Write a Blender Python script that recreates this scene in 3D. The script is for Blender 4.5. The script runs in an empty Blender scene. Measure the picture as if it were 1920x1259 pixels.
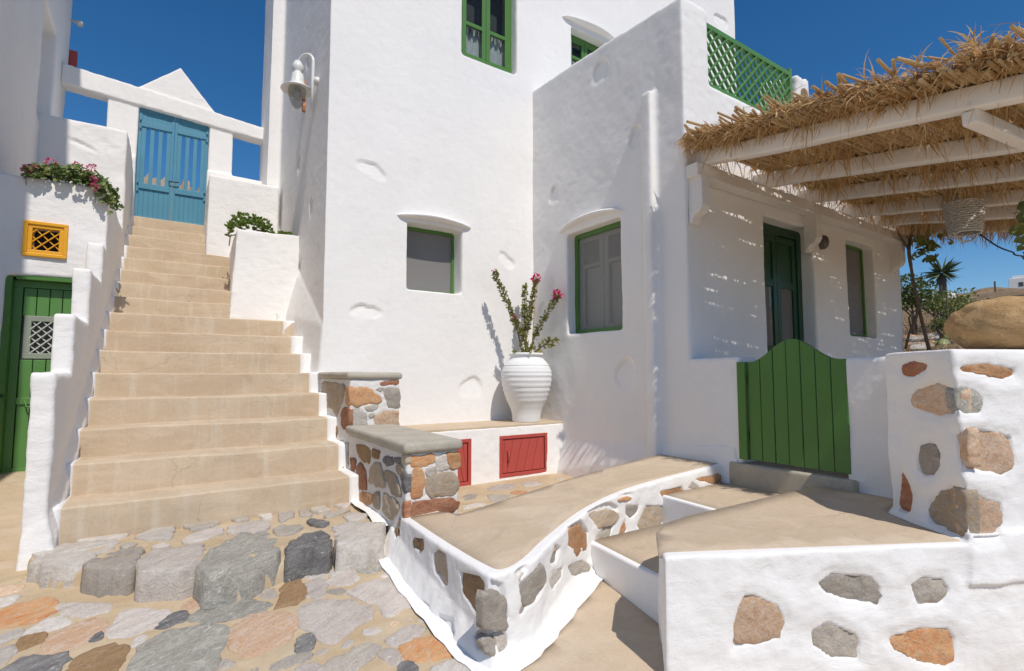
import bpy, bmesh, math, random
import numpy as np
from mathutils import Vector, Matrix
random.seed(7); RNG = np.random.default_rng(11)
sc = bpy.context.scene
COL = sc.collection
PI = math.pi

# ------------------------------------------------------------------ camera
F_PX, W_PX = 970.0, 1920.0
PITCH = math.atan(70.5 / F_PX); BETA = math.radians(33.47)
EYE = Vector((0, 0, 1.6))
FW = Vector((math.sin(BETA) * math.cos(PITCH), math.cos(BETA) * math.cos(PITCH), math.sin(PITCH)))
RT = Vector((math.cos(BETA), -math.sin(BETA), 0)); UP = RT.cross(FW)
cam = bpy.data.cameras.new('camera'); camo = bpy.data.objects.new('camera', cam); COL.objects.link(camo)
cam.sensor_width = 36; cam.lens = F_PX / W_PX * 36; cam.clip_start = 0.05; cam.clip_end = 900
camo.matrix_world = Matrix(((RT.x, UP.x, -FW.x, EYE.x), (RT.y, UP.y, -FW.y, EYE.y), (RT.z, UP.z, -FW.z, EYE.z), (0, 0, 0, 1)))
sc.camera = camo

# ------------------------------------------------------------------ sky, sun, exposure
SUN_DIR = Vector((0.045, 0.57, -0.82)).normalized()          # the way the light travels
world = bpy.data.worlds.new('World'); sc.world = world; world.use_nodes = True
nt = world.node_tree; nt.nodes.clear()
sky = nt.nodes.new('ShaderNodeTexSky'); sky.sky_type = 'NISHITA'; sky.sun_disc = False
sky.sun_elevation = math.asin(-SUN_DIR.z); sky.sun_rotation = PI + math.atan2(SUN_DIR.x, SUN_DIR.y)
sky.altitude = 900; sky.air_density = 1.0; sky.dust_density = 0.1; sky.ozone_density = 3.0
bg = nt.nodes.new('ShaderNodeBackground'); bg.inputs['Strength'].default_value = 0.108
wo = nt.nodes.new('ShaderNodeOutputWorld')
hs = nt.nodes.new('ShaderNodeHueSaturation'); hs.inputs['Saturation'].default_value = 1.31   # the deep blue of a polarised sky, over the whole dome
nt.links.new(sky.outputs[0], hs.inputs['Color']); nt.links.new(hs.outputs[0], bg.inputs['Color']); nt.links.new(bg.outputs[0], wo.inputs[0])
sun = bpy.data.lights.new('sun', 'SUN'); sun.energy = 3.55; sun.angle = math.radians(0.55); sun.color = (1.0, 0.94, 0.86)
suno = bpy.data.objects.new('sun', sun); COL.objects.link(suno); suno.location = (-2, -12, 16)
suno.rotation_euler = SUN_DIR.to_track_quat('-Z', 'Y').to_euler()
sc.view_settings.view_transform = 'Standard'; sc.view_settings.look = 'None'
sc.view_settings.exposure = 0.0; sc.view_settings.gamma = 1.0; sc.view_settings.use_curve_mapping = False

# ------------------------------------------------------------------ materials
MATS = {}
class NT:
    def __init__(s, name):
        s.m = bpy.data.materials.new(name); s.m.use_nodes = True; s.t = s.m.node_tree; s.t.nodes.clear()
        s.out = s.t.nodes.new('ShaderNodeOutputMaterial'); s.b = s.n('ShaderNodeBsdfPrincipled')
        s.t.links.new(s.b.outputs[0], s.out.inputs[0]); s.co = None
    def n(s, k, **kw):
        x = s.t.nodes.new(k)
        for a, v in kw.items(): setattr(x, a, v)
        return x
    def l(s, a, b): s.t.links.new(a, b)
    def coord(s, scale=None):
        if s.co is None: s.co = s.n('ShaderNodeTexCoord')
        if scale is None: return s.co.outputs['Object']
        mp = s.n('ShaderNodeMapping'); mp.inputs['Scale'].default_value = scale; s.l(s.co.outputs['Object'], mp.inputs['Vector']); return mp.outputs[0]
    def rnoise(s, sc_, det, rough, stretch, dist=0.0):
        x = s.n('ShaderNodeTexNoise'); x.inputs['Scale'].default_value = sc_; x.inputs['Detail'].default_value = det; x.inputs['Roughness'].default_value = rough; x.inputs['Distortion'].default_value = dist
        mp = s.n('ShaderNodeMapping'); mp.inputs['Scale'].default_value = stretch; mr = s.n('ShaderNodeMapping'); mr.inputs['Rotation'].default_value = (.25, .2, -.55)
        s.l(s.coord(), mr.inputs['Vector']); s.l(mr.outputs[0], mp.inputs['Vector']); s.l(mp.outputs[0], x.inputs['Vector']); return x.outputs['Fac']
    def noise(s, sc_, det=4, rough=.55, stretch=None, dist=0.0):
        x = s.n('ShaderNodeTexNoise'); x.inputs['Scale'].default_value = sc_; x.inputs['Detail'].default_value = det
        x.inputs['Roughness'].default_value = rough; x.inputs['Distortion'].default_value = dist
        s.l(s.coord(stretch), x.inputs['Vector']); return x.outputs['Fac']
    def ramp(s, fac, stops, interp='LINEAR'):
        r = s.n('ShaderNodeValToRGB'); e = r.color_ramp; e.interpolation = interp
        while len(e.elements) < len(stops): e.elements.new(0.5)
        for el, (p, c) in zip(e.elements, stops): el.position = p; el.color = (*c, 1) if len(c) == 3 else c
        s.l(fac, r.inputs[0]); return r.outputs[0]
    def mix(s, fac, a, b, mode='MIX'):
        x = s.n('ShaderNodeMix', data_type='RGBA', blend_type=mode)
        for sock, v in ((x.inputs[0], fac), (x.inputs[6], a), (x.inputs[7], b)):
            if isinstance(v, (int, float)): sock.default_value = v
            elif isinstance(v, (tuple, list)): sock.default_value = (*v, 1)
            else: s.l(v, sock)
        return x.outputs[2]
    def bump(s, h, strength=.3, dist=.01, prev=None):
        x = s.n('ShaderNodeBump'); x.inputs['Strength'].default_value = strength; x.inputs['Distance'].default_value = dist
        s.l(h, x.inputs['Height'])
        if prev is not None: s.l(prev, x.inputs['Normal'])
        return x.outputs[0]
    def col(s, c):
        if isinstance(c, tuple): s.b.inputs['Base Color'].default_value = (*c, 1)
        else: s.l(c, s.b.inputs['Base Color'])
    def rough(s, v): s.b.inputs['Roughness'].default_value = v
    def nrm(s, v): s.l(v, s.b.inputs['Normal'])

def m_plaster(name, base=(.875, .855, .83), dirt=.05, b1=.16, b2=.30):
    k = NT(name); big = k.noise(1.3, 5, .6); fine = k.noise(26, 6, .65); grit = k.noise(140, 3, .6); trow = k.noise(9, 4, .5, (1, 1, 2.2), .6)
    c = k.mix(k.ramp(big, [(.35, (0, 0, 0)), (.75, (1, 1, 1))]), base, tuple(x * (1 - dirt) for x in base))
    c = k.mix(k.ramp(fine, [(.25, (1, 1, 1)), (.42, (0, 0, 0))]), c, tuple(x * (1 - 1.6 * dirt) for x in base))
    drip = k.noise(3.2, 6, .65, (3.5, 3.5, .35)); c = k.mix(k.ramp(drip, [(.56, (0, 0, 0)), (.78, (.5, .5, .5))]), c, tuple(x * q for x, q in zip(base, (.93, .92, .90))))
    k.col(c); k.rough(.92)
    n1 = k.bump(trow, b1, .012); n2 = k.bump(fine, b2, .006, n1); k.nrm(k.bump(grit, .5, .0025, n2)); return k.m
def m_concrete(name, c1, c2, c3, streak=True, bumpy=.25):
    k = NT(name); a = k.noise(2.2, 6, .6); s = k.noise(5, 5, .6, (2.6, .5, .25) if streak else None); f = k.noise(60, 5, .6); d = k.noise(14, 5, .7)
    c = k.mix(k.ramp(a, [(.32, (0, 0, 0)), (.7, (1, 1, 1))]), c1, c2)
    c = k.mix(k.ramp(s, [(.52, (0, 0, 0)), (.72, (.75, .75, .75))]), c, c3)
    c = k.mix(k.ramp(d, [(.2, (.35, .35, .35)), (.45, (0, 0, 0))]), c, tuple(x * .72 for x in c1))
    pa = k.noise(3.3, 7, .7, (.7, 1, 2.2), 1.2); c = k.mix(k.ramp(pa, [(.50, (0, 0, 0)), (.66, (.55, .55, .55))]), c, tuple(min(1, x * 1.12 + .02) for x in c2)); c = k.mix(k.ramp(pa, [(.30, (.5, .5, .5)), (.44, (0, 0, 0))]), c, tuple(x * .80 for x in c1))
    c = k.mix(.07, c, k.ramp(f, [(.3, (.25, .22, .18)), (.7, (1, .95, .88))]), 'OVERLAY')
    dn = k.n('ShaderNodeTexNoise'); dn.inputs['Scale'].default_value = 2.2; dn.inputs['Detail'].default_value = 6; k.l(k.coord(), dn.inputs['Vector']); vm = k.n('ShaderNodeMix', data_type='VECTOR'); vm.inputs[0].default_value = .35; k.l(k.coord(), vm.inputs[4]); k.l(dn.outputs['Color'], vm.inputs[5])
    vo = k.n('ShaderNodeTexVoronoi', feature='DISTANCE_TO_EDGE'); vo.inputs['Scale'].default_value = 1.5; k.l(vm.outputs[1], vo.inputs['Vector']); ck = k.mix(1.0, k.ramp(vo.outputs['Distance'], [(0, (.38, .38, .38)), (.005, (0, 0, 0))]), k.ramp(a, [(.42, (0, 0, 0)), (.6, (1, 1, 1))]), 'MULTIPLY'); c = k.mix(ck, c, tuple(x * .45 for x in c1))
    k.col(c); k.rough(.88); k.nrm(k.bump(f, bumpy, .003, k.bump(d, .25, .006))); return k.m
def m_stone(name, c1, c2, c3, speck=.25, rough=.8, layer=(1.0, 2.6, 3.0), vein=None):
    k = NT(name); oi = k.n('ShaderNodeObjectInfo')
    a = k.rnoise(5, 8, .65, layer, 1.0); b = k.rnoise(20, 8, .75, layer, .6); g = k.noise(90, 5, .7); w = k.rnoise(13, 8, .8, (1, 2.2, 2.2), 1.6)
    c = k.mix(k.ramp(a, [(.38, (0, 0, 0)), (.60, (1, 1, 1))]), c1, c2)
    c = k.mix(k.ramp(b, [(.48, (0, 0, 0)), (.62, (1, 1, 1))]), c, c3)
    c = k.mix(k.ramp(b, [(.30, (.6, .6, .6)), (.42, (0, 0, 0))]), c, tuple(x * .55 for x in c1))
    c = k.mix(k.ramp(w, [(.57, (0, 0, 0)), (.66, (min(1, speck * 1.8),) * 3)]), c, (.72, .69, .64))
    if vein:
        v = k.n('ShaderNodeTexVoronoi', feature='DISTANCE_TO_EDGE'); v.inputs['Scale'].default_value = vein; k.l(k.coord(), v.inputs['Vector'])
        c = k.mix(k.ramp(v.outputs['Distance'], [(0, (.4, .4, .4)), (.02, (0, 0, 0))]), c, (.62, .6, .55))
    hs = k.n('ShaderNodeHueSaturation'); mr = k.n('ShaderNodeMapRange'); mr.inputs[3].default_value = .78; mr.inputs[4].default_value = 1.2
    k.l(oi.outputs['Random'], mr.inputs[0]); k.l(mr.outputs[0], hs.inputs['Value']); k.l(c, hs.inputs['Color'])
    c = k.mix(.25, hs.outputs[0], k.ramp(g, [(.3, (.2, .2, .2)), (.7, (.9, .9, .9))]), 'OVERLAY')
    k.col(c); k.rough(rough); k.nrm(k.bump(g, .45, .004, k.bump(b, .6, .012, k.bump(a, .4, .02)))); return k.m
def m_paint(name, c, rough=.42, wear=.12, grain=(14, 14, 1.2)):
    k = NT(name); a = k.noise(3, 5, .6); g = k.noise(9, 6, .65, grain); f = k.noise(70, 3)
    cc = k.mix(k.ramp(a, [(.3, (0, 0, 0)), (.75, (1, 1, 1))]), c, tuple(x * (1 - wear) for x in c))
    cc = k.mix(k.ramp(g, [(.58, (0, 0, 0)), (.8, (.4, .4, .4))]), cc, tuple(min(1, x * 1.25 + .01) for x in c))
    ch = k.noise(26, 7, .7); cc = k.mix(k.ramp(ch, [(.69, (0, 0, 0)), (.73, (.55, .55, .55))]), cc, tuple(.55 * x + .20 for x in c))
    k.col(cc); k.rough(rough); k.nrm(k.bump(g, .3, .004, k.bump(f, .06, .002))); return k.m
def m_plain(name, c, rough=.6, metal=0.0, spec=None):
    k = NT(name); a = k.noise(18, 4); k.col(k.mix(k.ramp(a, [(.3, (0, 0, 0)), (.7, (1, 1, 1))]), c, tuple(x * .86 for x in c))); k.rough(rough); k.b.inputs['Metallic'].default_value = metal; return k.m
def m_leaf(name, c1, c2, c3, trans=.25, rough=.45):
    k = NT(name); g = k.n('ShaderNodeNewGeometry'); c = k.ramp(g.outputs['Random Per Island'], [(0, c1), (.55, c2), (1, c3)])
    k.col(c); k.rough(rough)
    tr = k.n('ShaderNodeBsdfTranslucent'); k.l(c, tr.inputs['Color']); ms = k.n('ShaderNodeMixShader'); ms.inputs[0].default_value = trans
    k.l(k.b.outputs[0], ms.inputs[1]); k.l(tr.outputs[0], ms.inputs[2]); k.l(ms.outputs[0], k.out.inputs[0]); return k.m
def m_glass(name, tint=(.9, .93, .93), alpha=.86, rough=.05):
    k = NT(name); k.col((.03, .035, .04)); k.rough(rough); tr = k.n('ShaderNodeBsdfTransparent'); tr.inputs[0].default_value = (*tint, 1)
    ms = k.n('ShaderNodeMixShader'); ms.inputs[0].default_value = alpha; k.l(k.b.outputs[0], ms.inputs[1]); k.l(tr.outputs[0], ms.inputs[2]); k.l(ms.outputs[0], k.out.inputs[0]); return k.m
def m_screen(name, c, alpha):
    k = NT(name); k.col(c); k.rough(.55); tr = k.n('ShaderNodeBsdfTransparent')
    ms = k.n('ShaderNodeMixShader'); ms.inputs[0].default_value = alpha; k.l(k.b.outputs[0], ms.inputs[1]); k.l(tr.outputs[0], ms.inputs[2]); k.l(ms.outputs[0], k.out.inputs[0]); return k.m

M = dict(
    plaster=m_plaster('whitewash_plaster'), rough_plaster=m_plaster('rough_whitewash', (.87, .85, .825), .06, .38, .42),
    limewash=m_plaster('limewash_border', (.88, .865, .845), .02, .15, .15), mortar=m_plaster('white_mortar', (.78, .755, .72), .10, .7, .8),
    tan=m_concrete('tan_cement', (.50, .385, .265), (.555, .445, .32), (.60, .525, .42)), tan_flat=m_concrete('tan_screed', (.51, .40, .28), (.555, .44, .32), (.585, .485, .37), False, .15),
    cap=m_concrete('grey_cement_cap', (.40, .36, .28), (.47, .43, .36), (.33, .31, .26), False, .35), sandmortar=m_concrete('sand_mortar', (.46, .345, .21), (.53, .42, .28), (.50, .43, .32), False, .5),
    thr=m_concrete('threshold_cement', (.40, .35, .265), (.47, .42, .33), (.36, .33, .27), False, .3),
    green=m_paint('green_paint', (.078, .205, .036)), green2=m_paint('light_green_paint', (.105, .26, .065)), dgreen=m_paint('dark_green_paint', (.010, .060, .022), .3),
    blue=m_paint('blue_paint', (.078, .265, .38), .5), red=m_paint('red_paint', (.47, .075, .06), .5), yellow=m_paint('yellow_paint', (.84, .40, .010), .45),
    whitewood=m_paint('white_painted_wood', (.84, .80, .75), .6, .1, (3, 14, 14)), white=m_plain('white_enamel', (.80, .80, .78), .35), pot=m_plaster('white_pot_paint', (.80, .80, .79), .04, .12, .15),
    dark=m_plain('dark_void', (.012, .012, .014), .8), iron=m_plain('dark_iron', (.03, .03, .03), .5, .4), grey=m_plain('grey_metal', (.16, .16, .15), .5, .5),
    glass=m_glass('clear_glass'), screen=m_screen('insect_screen', (.20, .195, .185), .34), screen3=m_screen('insect_screen_shaded', (.34, .345, .32), .58), screen2=m_screen('insect_screen_grey', (.26, .25, .24), .22), curtain=m_plain('white_curtain', (.72, .74, .74), .9),
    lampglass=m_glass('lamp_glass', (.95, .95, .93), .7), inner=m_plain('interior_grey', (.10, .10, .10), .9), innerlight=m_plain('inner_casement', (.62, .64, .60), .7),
    reed=m_leaf('dry_reed', (.42, .27, .12), (.60, .42, .21), (.72, .56, .34), .22, .6), dryleaf=m_leaf('dry_reed_leaf', (.48, .29, .12), (.68, .46, .22), (.78, .61, .37), .42, .6),
    geranium=m_leaf('geranium_leaf', (.09, .145, .03), (.16, .225, .055), (.25, .27, .09)), succulent=m_leaf('succulent_leaf', (.11, .19, .025), (.18, .28, .04), (.28, .34, .08), .2),
    boug=m_leaf('bougainvillea_leaf', (.13, .145, .025), (.23, .235, .05), (.34, .32, .10), .3), magenta=m_leaf('magenta_petal', (.55, .012, .10), (.70, .03, .16), (.78, .10, .26), .3), pinkf=m_leaf('pink_petal', (.62, .03, .17), (.72, .10, .25), (.74, .25, .33), .3),
    stem=m_plain('woody_stem', (.20, .14, .09), .8), bark=m_plain('vine_bark', (.17, .125, .09), .9), shrub=m_leaf('shrub_leaf', (.07, .105, .025), (.13, .165, .04), (.22, .235, .08), .25), shrub2=m_leaf('light_shrub_leaf', (.12, .16, .035), (.20, .235, .06), (.30, .29, .10), .3),
    yucca=m_leaf('yucca_leaf', (.05, .085, .04), (.09, .12, .05), (.16, .17, .08), .1), cactus=m_leaf('cactus_pad', (.16, .22, .06), (.22, .27, .09), (.28, .30, .12), .05), grass=m_leaf('dry_grass', (.46, .29, .12), (.56, .38, .17), (.62, .46, .25), .2, .8),
    soil=m_concrete('dry_soil', (.26, .17, .10), (.34, .24, .15), (.30, .22, .15), False, .6), wicker=m_plain('white_wicker', (.66, .64, .60), .7), terracotta=m_plain('terracotta', (.50, .22, .10), .85),
)
def hill_mat():
    k = NT('dry_hillside'); a = k.noise(.25, 8, .65); b = k.noise(1.6, 8, .7); f = k.noise(9, 6, .75)
    c = k.mix(k.ramp(a, [(.35, (0, 0, 0)), (.65, (1, 1, 1))]), (.27, .17, .085), (.36, .235, .12)); c = k.mix(k.ramp(b, [(.50, (0, 0, 0)), (.60, (1, 1, 1))]), c, (.14, .105, .05)); c = k.mix(k.ramp(f, [(.56, (0, 0, 0)), (.66, (.8, .8, .8))]), c, (.46, .36, .27))
    k.col(c); k.rough(.95); k.nrm(k.bump(f, .7, .08, k.bump(b, .6, .3))); return k.m
M['hill'] = hill_mat()
def boulder_mat():
    k = NT('ochre_boulder'); a = k.noise(3.5, 8, .65, None, .8); b = k.noise(13, 8, .7); v = k.noise(5.5, 6, .7, (1, 1, 1.8), 1.5)
    c = k.mix(k.ramp(a, [(.35, (0, 0, 0)), (.66, (1, 1, 1))]), (.43, .255, .105), (.60, .39, .19)); c = k.mix(k.ramp(v, [(.60, (0, 0, 0)), (.66, (1, 1, 1))]), c, (.56, .40, .25)); c = k.mix(k.ramp(b, [(.30, (.8, .8, .8)), (.42, (0, 0, 0))]), c, (.16, .10, .05))
    k.col(c); k.rough(.85); k.nrm(k.bump(b, .9, .02, k.bump(v, .8, .03, k.bump(a, .8, .05)))); return k.m
M['boulder'] = boulder_mat()
S = dict(
    g=m_stone('grey_stone', (.36, .325, .285), (.48, .435, .38), (.44, .36, .27), .35), d=m_stone('slate_stone', (.125, .12, .12), (.23, .22, .205), (.16, .15, .145), .6), l=m_stone('lilac_grey_stone', (.44, .39, .35), (.55, .50, .45), (.54, .44, .36), .5),
    w=m_stone('pale_stone', (.50, .45, .40), (.64, .59, .53), (.52, .46, .40), .6), o=m_stone('orange_stone', (.50, .205, .075), (.58, .32, .15), (.46, .32, .20), .25), b=m_stone('brown_stone', (.27, .16, .075), (.34, .215, .11), (.24, .15, .08), .12),
    p=m_stone('pink_orange_stone', (.58, .38, .25), (.62, .47, .35), (.52, .31, .17), .45), t=m_stone('taupe_stone', (.37, .305, .235), (.46, .39, .31), (.50, .33, .17), .25), r=m_stone('red_brown_stone', (.36, .125, .055), (.44, .22, .12), (.28, .12, .07), .15), v=m_stone('veined_stone', (.29, .27, .225), (.40, .375, .32), (.25, .235, .205), .6, .75, (1.0, 2.6, 3.0), 9.0))

# outlines of the inset and paving stones, on the faces they sit in
FACES={
'land':((0.0000,0.0000,0.6000),(1.0000,0.0000,0.0000),(0.0000,1.0000,0.0000),(0.0000,0.0000,1.0000)),
'edge':((0.0000,0.0000,0.5850),(1.0000,0.0000,0.0000),(0.0000,1.0000,0.0000),(0.0000,0.0000,1.0000)),
'pave':((0.0000,2.0500,0.3000),(1.0000,0.0000,0.0000),(0.0000,0.9940,0.1093),(0.0000,-0.1093,0.9940)),
'niche':((0.0000,0.0000,0.4200),(1.0000,0.0000,0.0000),(0.0000,1.0000,0.0000),(0.0000,0.0000,1.0000)),
'p1f':((1.2800,4.4300,1.0000),(1.0000,0.0000,0.0000),(0.0000,0.0000,1.0000),(0.0000,-1.0000,0.0000)),
'p1l':((1.2800,4.4300,1.0000),(0.0000,-1.0000,0.0000),(0.0000,0.0000,1.0000),(-1.0000,0.0000,0.0000)),
'p2f':((1.2800,3.1500,1.0000),(1.0000,0.0000,0.0000),(0.0000,0.0000,1.0000),(0.0000,-1.0000,0.0000)),
'p2l':((1.2800,3.1500,1.0000),(0.0000,-1.0000,0.0000),(0.0000,0.0000,1.0000),(-1.0000,0.0000,0.0000)),
'wl':((1.2350,2.5000,0.7000),(0.0000,-1.0000,0.0000),(0.0000,0.0000,1.0000),(-1.0000,0.0000,0.0000)),
'pf':((1.8660,1.5980,0.7850),(0.8930,-0.4501,0.0000),(0.0000,0.0000,1.0000),(-0.4501,-0.8930,0.0000)),
'prf':((3.2450,0.9030,0.7850),(0.8930,-0.4501,0.0000),(0.0262,0.0520,0.9983),(-0.4493,-0.8915,0.0582)),
'prl':((3.2450,0.9030,0.7850),(-0.5711,-0.8209,0.0000),(0.0010,-0.0007,1.0000),(-0.8209,0.5711,0.0012)),
'w0':((1.2700,2.0200,0.7000),(0.9567,0.2912,0.0000),(0.0000,0.0000,1.0000),(0.2912,-0.9567,0.0000)),
'w1':((1.5000,2.0900,0.7000),(0.8517,0.5241,0.0000),(0.0000,0.0000,1.0000),(0.5241,-0.8517,0.0000)),
'w2':((1.7600,2.2500,0.7000),(0.8842,0.4671,0.0000),(0.0000,0.0000,1.0000),(0.4671,-0.8842,0.0000)),
'w3':((2.2900,2.5300,0.7000),(0.9655,0.2605,0.0000),(0.0000,0.0000,1.0000),(0.2605,-0.9655,0.0000)),
'w4':((2.9200,2.7000,0.7000),(0.9993,0.0381,0.0000),(0.0000,0.0000,1.0000),(0.0381,-0.9993,0.0000)),
}
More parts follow.
